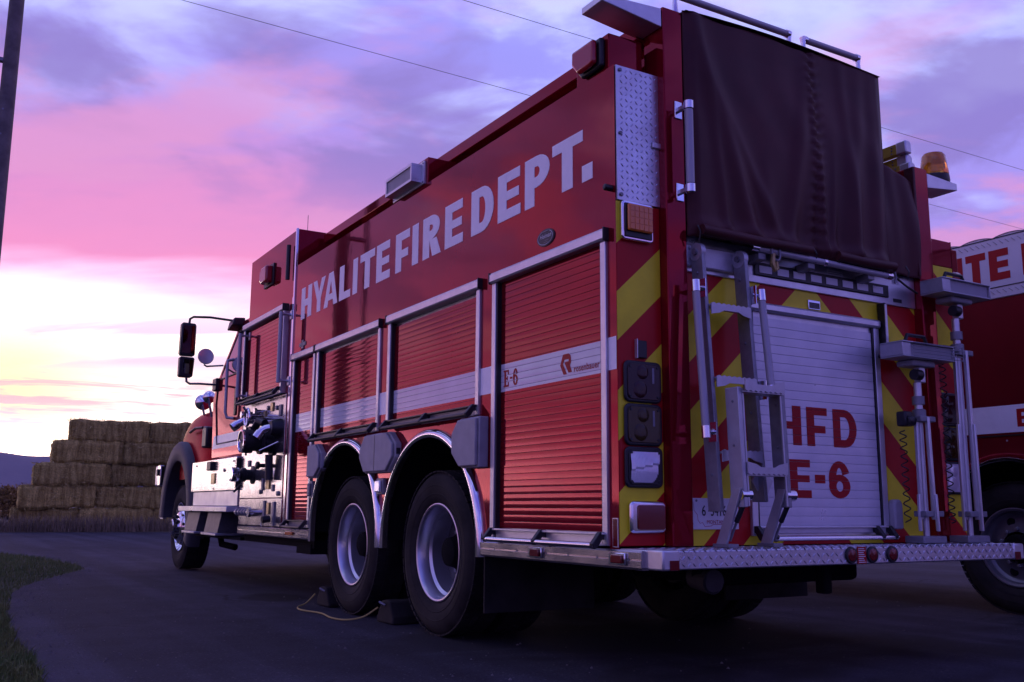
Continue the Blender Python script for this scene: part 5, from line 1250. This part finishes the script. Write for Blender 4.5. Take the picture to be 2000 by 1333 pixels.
def fender(x0, s, nm):
    # rounded fender pod over the front wheel
    n = 22; cy, cz = 9.16, .62
    def sgp(v, e): return math.copysign(abs(v) ** e, v)
    mb = MB(); vs = []; nu, nv = 40, 14
    for j in range(nv + 1):
        ph = R(-14) + R(104) * j / nv
        for i in range(nu):
            th = 2 * PI * i / nu; c_ = abs(math.cos(ph)) ** .62
            vs.append((x0 + s * (.36 + .365 * c_ * sgp(math.cos(th), .62)), 8.86 + 1.02 * c_ * sgp(math.sin(th), .72), 1.30 + .64 * sgp(math.sin(ph), .80)))
    mb.add(vs, [(j * nu + i, j * nu + (i + 1) % nu, (j + 1) * nu + (i + 1) % nu, (j + 1) * nu + i) for j in range(nv) for i in range(nu)])
    o = mb.build('fender', 'red_matte', T, ang=180); s_ = o.modifiers.new('s', 'SUBSURF'); s_.levels = s_.render_levels = 1
    fl = MB(); vs = []
    sec = [(.06, .86), (-.05, .86), (-.085, .83), (-.085, .66), (-.07, .64), (.16, .635)]
    for i in range(n + 1):
        a = R(-22) + R(202) * i / n
        for o_, r_ in sec: vs.append((x0 + s * o_, cy - math.cos(a) * r_ * 1.03, cz + .0 + math.sin(a) * r_ * (1.10 if math.sin(a) > 0 else 1.0)))
    k = len(sec); fl.add(vs, [(i * k + j, i * k + j + 1, (i + 1) * k + j + 1, (i + 1) * k + j) for i in range(n) for j in range(k - 1)])
    o2 = fl.build('fender_flare', 'flare', T, ang=50)
    MB().prism([(8.02, 1.44), (8.02, 1.68), (8.22, 1.70), (8.22, 1.44)], x0 - s * .015, x0 + s * .07, 'yz').build('side_vent', 'black', T, .02)
    MB().tube([(x0 - s * .012, 8.2, 1.68), (x0 - s * .03, 8.5, 1.69), (x0 - s * .02, 8.8, 1.66)], .016, 8).build('hood_strap', 'black', T)
    # inner liner
    lv = []
    for i in range(n + 1):
        a = R(-5) + R(185) * i / n
        for o_ in (.02, .55): lv.append((x0 + s * o_, cy - math.cos(a) * .67, cz + math.sin(a) * .72))
    MB().add(lv, [(i * 2, i * 2 + 1, i * 2 + 3, i * 2 + 2) for i in range(n)]).build('wheel_liner', 'dark', T)
fender(.10, 1, 'l'); fender(W - .10, -1, 'r')
B(.55, W - .55, 7.8, 10.1, .6, 1.4).build('engine_bay', 'dark', T)
MB().prism([(.02, 1.03), (.02, 1.30), (W - .02, 1.30), (W - .02, 1.03)], 10.15, 10.45, 'xz').build('front_bumper', 'alu', T, .02)
B(-.01, .02, 9.98, 10.15, 1.03, 1.30).build('bumper_end', 'brushed', T, .01); B(-.04, -.0105, 10.02, 10.10, 1.16, 1.25).build('bumper_lamp', 'black', T, .01)
B(.03, .5, 9.86, 10.14, 1.04, 1.29).build('bumper_box', 'dark', T); B(.05, .10, 9.95, 10.1, .60, 1.02).build('bumper_bracket', 'alu', T)
# tool box below the cab and boarding step
tbx = B(-.045, .30, 6.16, 8.02, .925, 1.255).build('tool_box', 'brushed', T, .006)
mb = MB()
for k in range(11): mb.box(-.0485, -.0455, 6.20, 7.99, .945 + k * .0265, .955 + k * .0265)
mb.build('ribs', 'brushed', tbx)
B(-.05, .02, 6.145, 6.158, .95, 1.235).build('edge_seal', 'black', tbx)
B(-.09, -.049, 7.02, 7.18, 1.14, 1.235).build('latch', 'black', tbx, .008); B(-.058, -.049, 6.95, 7.1, 1.0, 1.11).build('gauge', 'brass', tbx, .004); MB().lathe([(0, .02), (.008, .018)], (-.049, 6.6, 1.13), X, 12, True).build('lock', 'steel', tbx)
for y in (7.8, 6.25, 7.0): MB().lathe([(0, .012), (.006, .010)], (-.049, y, 1.21 if y != 7.0 else .95), X, 10, True).build('bolt', 'steel', tbx)
bs = B(-.125, .25, 6.15, 8.25, .712, .768).build('boarding_step', 'plate', T, .006)
B(-.02, .24, 6.16, 8.0, .775, .92).build('step_riser', 'alu', bs)
for y in (6.55, 7.45):
    MB().hexa([(-.10, y, .50), (.20, y, .50), (.20, y + .55, .50), (-.10, y + .55, .50), (-.06, y, .711), (.20, y, .711), (.20, y + .55, .711), (-.06, y + .55, .711)]).build('step_pocket', 'disc', bs, .004)
    B(-.125, .18, y - .02, y + .57, .475, .499).build('lower_step', 'plate', bs, .004)
B(.02, .25, 6.12, 8.0, .44, .47).build('step_frame', 'dark', bs)
MB().tube([(.2, 7.6, .47), (.2, 7.5, .36), (.3, 7.3, .33)], .035, 10).build('air_line', 'dark', T)
B(.3, 2.2, 4.7, 8.6, .55, .92).build('drivetrain', 'dark', T)  # solid fill in place of the drivetrain, added to block light passing beneath

# =================================================================== THINGS ON AND AROUND THE ENGINE
# yellow ladders stored beside the hose bed
for i, (x, z, y) in enumerate(((2.02, 2.85, .05), (2.06, 2.745, .0), (2.10, 2.66, .06))):
    pass
lt = thing('stored_ladder', (2.1, 1.8, 2.70), 'yellow ladder with aluminium end caps stored beside the maroon cover', 'ladder')
for x, z, y in ((2.150, 2.890, .0), (2.172, 2.812, .015), (2.160, 2.755, -.01)):
    MB().box(x - .022, x + .022, y + .055, 3.6, z - .036, z + .034).build('side_rail', 'yellow', lt, .004)
    MB().prism([(x - .026, z - .040), (x - .026, z + .038), (x + .016, z + .038), (x + .030, z + .024), (x + .030, z - .040)], y - .01, y + .06, 'xz').build('end_cap', 'alu', lt, .008)
    MB().tube([(x - .05, y + .30, z), (x - .022, y + .30, z)], .012, 8).build('rung_bolt', 'steel', lt)
    for k in range(3): MB().lathe([(0, .006), (.005, .004)], (x - .0225, y + .09, z - .022 + k * .02), (-1, 0, 0), 8, True).build('rivet', 'steel', lt)

# portable tripod flood lights strapped to the tail
def tripod_light(x, y, ztop, hw, label, guard):
    t = thing('tripod_flood_light', (x, y, .597), label, 'flood light', 'tripod flood lights on the tail board')
    zh = ztop
    base = MB(); base.box(x - .09, x + .10, y - .05, y + .07, .597, .635); base.build('base_bracket', 'steel', t, .006)
    zc = zh - .34                                                     # collar height
    MB().tube([(x, y, .62), (x, y, zc)], .017, 12).build('centre_tube', 'alu', t)
    MB().tube([(x, y, zc), (x, y, zh - .16)], .021, 12).build('mast', 'alu', t)
    MB().lathe([(0, .036), (.05, .036), (.055, .028)], (x, y, zc - .02), (0, 0, 1), 16, True).build('collar', 'steel', t)
    MB().lathe([(0, .033), (.045, .033)], (x, y, zc + .06), (0, 0, 1), 16, True).build('clamp', 'steel', t)
    for dx_, dy_ in ((-.042, -.01), (.045, -.012), (.005, -.045)):
        MB().bar((x + dx_, y + dy_, zc - .01), (x + dx_ * 1.15, y + dy_ * 1.15, .72), .020, .020, (0, 1, 0)).build('leg', 'alu', t, .003)
        MB().bar((x + dx_ * 1.5, y + dy_ * 1.4, zc - .42), (x + dx_ * 1.6, y + dy_ * 1.5, .66), .016, .016, (0, 1, 0)).build('lower_leg', 'alu', t, .003)
    B(x - .07, x + .075, y - .06, y + .02, .735, .765).build('leg_clip', 'steel', t, .004)
    B(x - .055, x + .07, y - .05, y + .03, zc - .035, zc - .005).build('hinge_block', 'steel', t, .004)
    MB().lathe([(0, .028), (.05, .028), (.055, .02)], (x - .06, y, zc - .03), (-1, 0, 0), 14, True).build('lock_knob', 'black', t)
    B(x - .13, x - .06, y - .01, y + .05, zc - .06, zc + .02).build('holder', 'black', t, .01)
    # head
    MB().lathe([(0, .030), (.05, .030), (.055, .02)], (x - .05, y - .02, zh - .12), (1, 0, 0), 14, True).build('tilt_knob', 'black', t)
    B(x + .0, x + .05, y - .02, y + .02, zh - .16, zh - .06).build('yoke', 'alu', t, .006)
    B(x - .09, x + .10, y - .05, y + .06, zh - .075, zh - .042).build('ballast', 'grey', t, .01)
    hd = MB(); x0, x1 = x - hw, x + hw; z0, z1 = zh - .04, zh + .045
    hd.box(x0, x1, y - .09, y + .06, z1 - .008, z1); hd.box(x0, x1, y - .09, y + .06, z0, z0 + .008); hd.box(x0, x0 + .07, y - .085, y + .06, z0 + .0082, z1 - .0082); hd.box(x1 - .008, x1, y - .09, y + .06, z0 + .0082, z1 - .0082); hd.box(x0 + .0702, x1 - .0082, y + .04, y + .06, z0 + .0082, z1 - .0082)
    hd.build('lamp_head', 'ladder', t, .003)
    B(x0 + .072, x1 - .01, y - .075, y - .069, z0 + .009, z1 - .009).build('lamp_glass', 'grey', t)
    MB().tube([(x - .09, y + .0, z1), (x - .06, y, z1 + .055), (x + .08, y, z1 + .055), (x + .11, y, z1)], .011, 8).build('carry_handle', 'black', t)
    if guard:
        for k in range(5): MB().tube([(x0 + .07, y - .10, z0 + .006 + k * .018), (x1 + .03, y - .115, z0 + .006 + k * .018)], .0022, 5).build('guard_wire', 'steel', t)
        MB().tube([(x1 + .03, y - .115, z0), (x1 + .045, y - .11, z0 + .03), (x1 + .03, y - .115, z1 - .005)], .003, 5).build('guard_wire', 'steel', t)
    # coiled flex
    pts = []; z = zc - .08; n = 0
    while z > .70:
        a = n * .7; pts.append((x - .105 + .018 * math.cos(a), y + .030 + .016 * math.sin(a), z)); z -= .0042 + .0016 * math.sin(n * .02); n += 1
    MB().tube(pts, .0036, 5).build('coiled_flex', 'cable', t)
tripod_light(1.925, -.135, 1.612, .215, 'shorter tripod flood light with wire guard, beside the rear roller door', True)
tripod_light(2.275, -.150, 2.000, .212, 'taller tripod flood light at the right rear corner of the engine', False)

# wheel chocks and their rope
def chock(x, y, flip, label):
    prf = [(0, 0), (.27, 0), (.27, .03), (.19, .145), (.12, .155), (.06, .145), (0, .05)]
    if flip: prf = [(.30 - a, b) for a, b in prf]
    o = MB().prism([(y + a, b + .002) for a, b in prf], x, x + .22, 'yz')
    c = thing('wheel_chock', (x + .11, y + .15, 0), label, 'wheel chock', 'wheel chocks')
    o.build('wedge', 'rubber', c, .012, 3)
    MB().tube([(x - .003, y + .12, .12), (x - .03, y + .15, .14), (x - .003, y + .18, .12)], .008, 8).build('handle', 'steel', c)
chock(.06, 2.56, False, 'black rubber wheel chock between the two rear wheels')
chock(.09, 3.80, True, 'black rubber wheel chock in front of the forward rear wheel')
rp = [(.02, 3.95, .10), (-.03, 4.0, .03), (-.13, 3.90, .012), (-.17, 3.70, .010), (-.12, 3.42, .010), (-.16, 3.10, .010), (-.12, 2.92, .012), (-.03, 2.84, .035), (.04, 2.76, .10)]
pts = []
for i in range(len(rp) - 1):
    for k in range(6):
        t_ = k / 6; p0, p1, p2, p3 = [Vector(rp[min(max(i + q, 0), len(rp) - 1)]) for q in (-1, 0, 1, 2)]
        pts.append(.5 * ((2 * p1) + (-p0 + p2) * t_ + (2 * p0 - 5 * p1 + 4 * p2 - p3) * t_ ** 2 + (-p0 + 3 * p1 - 3 * p2 + p3) * t_ ** 3))
tag(MB().tube(pts + [Vector(rp[-1])], .006, 6).build('rope', 'rope'), 'thin yellow rope lying on the asphalt joining the wheel chocks', 'rope')

# =================================================================== SECOND ENGINE
X2 = 4.40
T_first = T
T = thing('fire_engine', (X2 + 1.25, 2.5, 0), 'red and white fire engine at the right edge with red lettering on white', 'fire engine')
AR = [(.97, .58, 1.185)]
def z_low(y):
    c, r, top = AR[0]
    return top - r + math.sqrt(max(r * r - (y - c) ** 2, 0)) if abs(y - c) < r else .55
mb = MB(); ys = sorted([-1.6 + i * .08 for i in range(86)] + [AR[0][0] + s_ * AR[0][1] * q for s_ in (-1, 1) for q in (.9999, 1.0001)])
for a, b in zip(ys, ys[1:]): mb.add([(X2, a, z_low(a)), (X2, b, z_low(b)), (X2, b, 1.36), (X2, a, 1.36)], [(0, 1, 2, 3)])
mb.build('lower_side', 'red_dark', T, recalc=False)
mb = MB(); mb.add([(X2, -1.6, 1.57), (X2, 5.2, 1.57), (X2, 5.2, 2.404), (X2, -1.6, 2.404)], [(0, 1, 2, 3)]); mb.build('upper_side', 'red_dark', T, recalc=False)
B(X2 - .002, X2 + .02, -1.6, 5.2, 1.361, 1.569).build('stripe', 'white_vinyl', T)
B(X2 - .012, X2 + .05, -1.62, 5.2, 2.405, 2.885).build('white_cover', 'sheet', T, .008)
mb = MB(); mb.tube([(X2 - .014, -1.6, 2.493), (X2 - .014, 5.2, 2.493)], .004, 6); mb.tube([(X2 - .014, -1.6, 2.885), (X2 - .014, 5.2, 2.885)], .004, 6); mb.build('cover_seam', 'black', T)
mb = MB()
for zz_ in (2.845, 2.455):
    y = -1.5
    while y < 5.1: mb.bar((X2 - .014, y, zz_ - .014), (X2 - .014, y + .03, zz_ + .014), .004, .006, (1, 0, 0)); y += .05
mb.build('lacing', 'grey', T)
# scalloped roof cloth between bows
vs = []; n = 0; mb = MB()
y = -1.62
while y < 5.0:
    L_ = .285; pts = [(y + L_ * i / 10, 2.886 + .022 * math.sin(PI * i / 10) ** .8) for i in range(11)]
    for (a, za), (b, zb) in zip(pts, pts[1:]):
        mb.add([(X2 + .012, a, 2.886), (X2 + .012, b, 2.886), (X2 + .012, b, zb), (X2 + .012, a, za), (X2 + 2.3, a, za), (X2 + 2.3, b, zb)], [(0, 1, 2, 3), (3, 2, 5, 4)])
    MB().tube([(X2 + .008, a, z_ + .004) for a, z_ in pts], .0045, 6).build('cloth_edge', 'steel', T)
    y += L_
mb.build('roof_cloth', 'sheet', T, recalc=False, ang=60)
B(X2 + .05, X2 + 2.45, -1.58, 5.18, 1.30, 2.88).build('body_core', 'dark', T)
B(X2 + .0505, X2 + 2.46, -1.601, -1.581, .55, 2.885).build('rear_panel', 'red_dark', T); B(X2 + 2.461, X2 + 2.48, -1.6, 5.2, .55, 2.885).build('far_side', 'red_dark', T)
B(X2 + .03, X2 + 2.4, -1.55, .44, .56, 1.299).build('lower_core', 'dark', T); B(X2 + .03, X2 + 2.4, 1.62, 5.1, .56, 1.299).build('lower_core', 'dark', T)
cab2 = MB().prism([(5.3, .8), (5.3, 2.5), (6.9, 2.5), (7.4, 1.8), (8.6, 1.65), (8.7, .8)], X2 + .05, X2 + 2.35, 'yz').build('cab', 'red_dark', T, .05, 3)
c, r, top = AR[0]; vs = []; n = 32; sec = [(-.0, -.03), (.03, -.03), (.036, .0), (.03, .03), (0, .035)]
path = [(c + (r - .01) * math.cos(a), top - r + (r - .01) * math.sin(a)) for a in [PI * i / n for i in range(n + 1)]]; path = [(c + r - .01, .55)] + path + [(c - r + .01, .55)]
for y, z in path:
    dy, dz = y - c, max(z - (top - r), 0)
    if z <= top - r: dy, dz = math.copysign(1, dy), 0
    l = math.hypot(dy, dz)
    for o_, ra in sec: vs.append((X2 - o_, y + dy / l * ra, z + dz / l * ra))
k = len(sec); MB().add(vs, [(i * k + j, i * k + (j + 1) % k, (i + 1) * k + (j + 1) % k, (i + 1) * k + j) for i in range(len(path) - 1) for j in range(k)]).build('arch_trim', 'chrome', T, ang=60)
lv = []
for i in range(25):
    a = PI * i / 24; lv += [(X2 + .012, c + (r + .004) * math.cos(a), top - r + (r + .004) * math.sin(a)), (X2 + .8, c + (r + .004) * math.cos(a), top - r + (r + .004) * math.sin(a))]
MB().add(lv, [(i * 2, i * 2 + 1, i * 2 + 3, i * 2 + 2) for i in range(24)]).build('wheel_well', 'dark', T)
wheel(X2 + .06, 1.0, .50, 1, 'inset', r=.50); wheel(X2 + .40, .96, .50, 1, 'dish', 'inner_wheel'); wheel(X2 + 2.4, .96, .5, -1, 'dish')
wheel(X2 + .1, 7.6, .50, 1, 'front', r=.50); wheel(X2 + 2.4, 7.6, .5, -1, 'front')
MB().tube([(X2 + .3, .96, .5), (X2 + 2.2, .96, .5)], .11, 12).build('axle', 'dark', T); B(X2 + .7, X2 + 1.8, -1.5, 8.4, .55, .80).build('chassis_frame', 'dark', T)
names = [('H', 2.26, 2.09), ('Y', 2.06, 1.88), ('A', 1.86, 1.66), ('L', 1.62, 1.48), ('I', 1.272, 1.208), ('T', 1.178, 1.005), ('E', .977, .808), ('F', .705, .545), ('I', .51, .445), ('R', .41, .235), ('E', .205, .045)]
names[3] = ('L', 1.47, 1.315); names[2] = ('A', 1.70, 1.50); names[1] = ('Y', 1.90, 1.72); names[0] = ('H', 2.12, 1.945)
letters([(c_, 3 - a, 3 - b, 0, .243, min(.068 / (a - b), 1) if c_ != 'I' else 1, .24) for c_, a, b in names], side_s(3, 2.547, X2 - .0122), 'lettering', 'red_vinyl', T)
for it_ in (('E', 2.145, 2.255, 0, .135, .34, .2), ('-', 2.28, 2.33, .055, .085, .3, .3)): letters([it_], side_s(3, 1.40, X2 - .0022), 'lettering', 'red_vinyl', T)
for y in (1.30, .95, .6, .2): MB().lathe([(0, .008), (.004, .006)], (X2, y, 1.30), X, 8, True).build('bolt', 'alu', T)
B(X2 - .006, X2, -1.6, 5.2, 1.335, 1.345).build('trim_line', 'black', T)
T = T_first

# =================================================================== evening haze
hz = B(-3100, 3100, -950, 3350, -8.0, 165.0).build('haze', None)
hm = bpy.data.materials.new('haze'); hm.use_nodes = True; hg = G(hm.node_tree); hg.n.clear()
pv = hg.node('ShaderNodeVolumePrincipled'); pv.inputs['Color'].default_value = (0.72, 0.70, 0.98, 1); pv.inputs['Density'].default_value = 0.00016
ho = hg.node('ShaderNodeOutputMaterial'); hg.l.new(pv.outputs[0], ho.inputs['Volume'])
hz.data.materials.append(hm); tag(hz, 'thin violet evening haze over the fields', 'haze', kind='stuff')
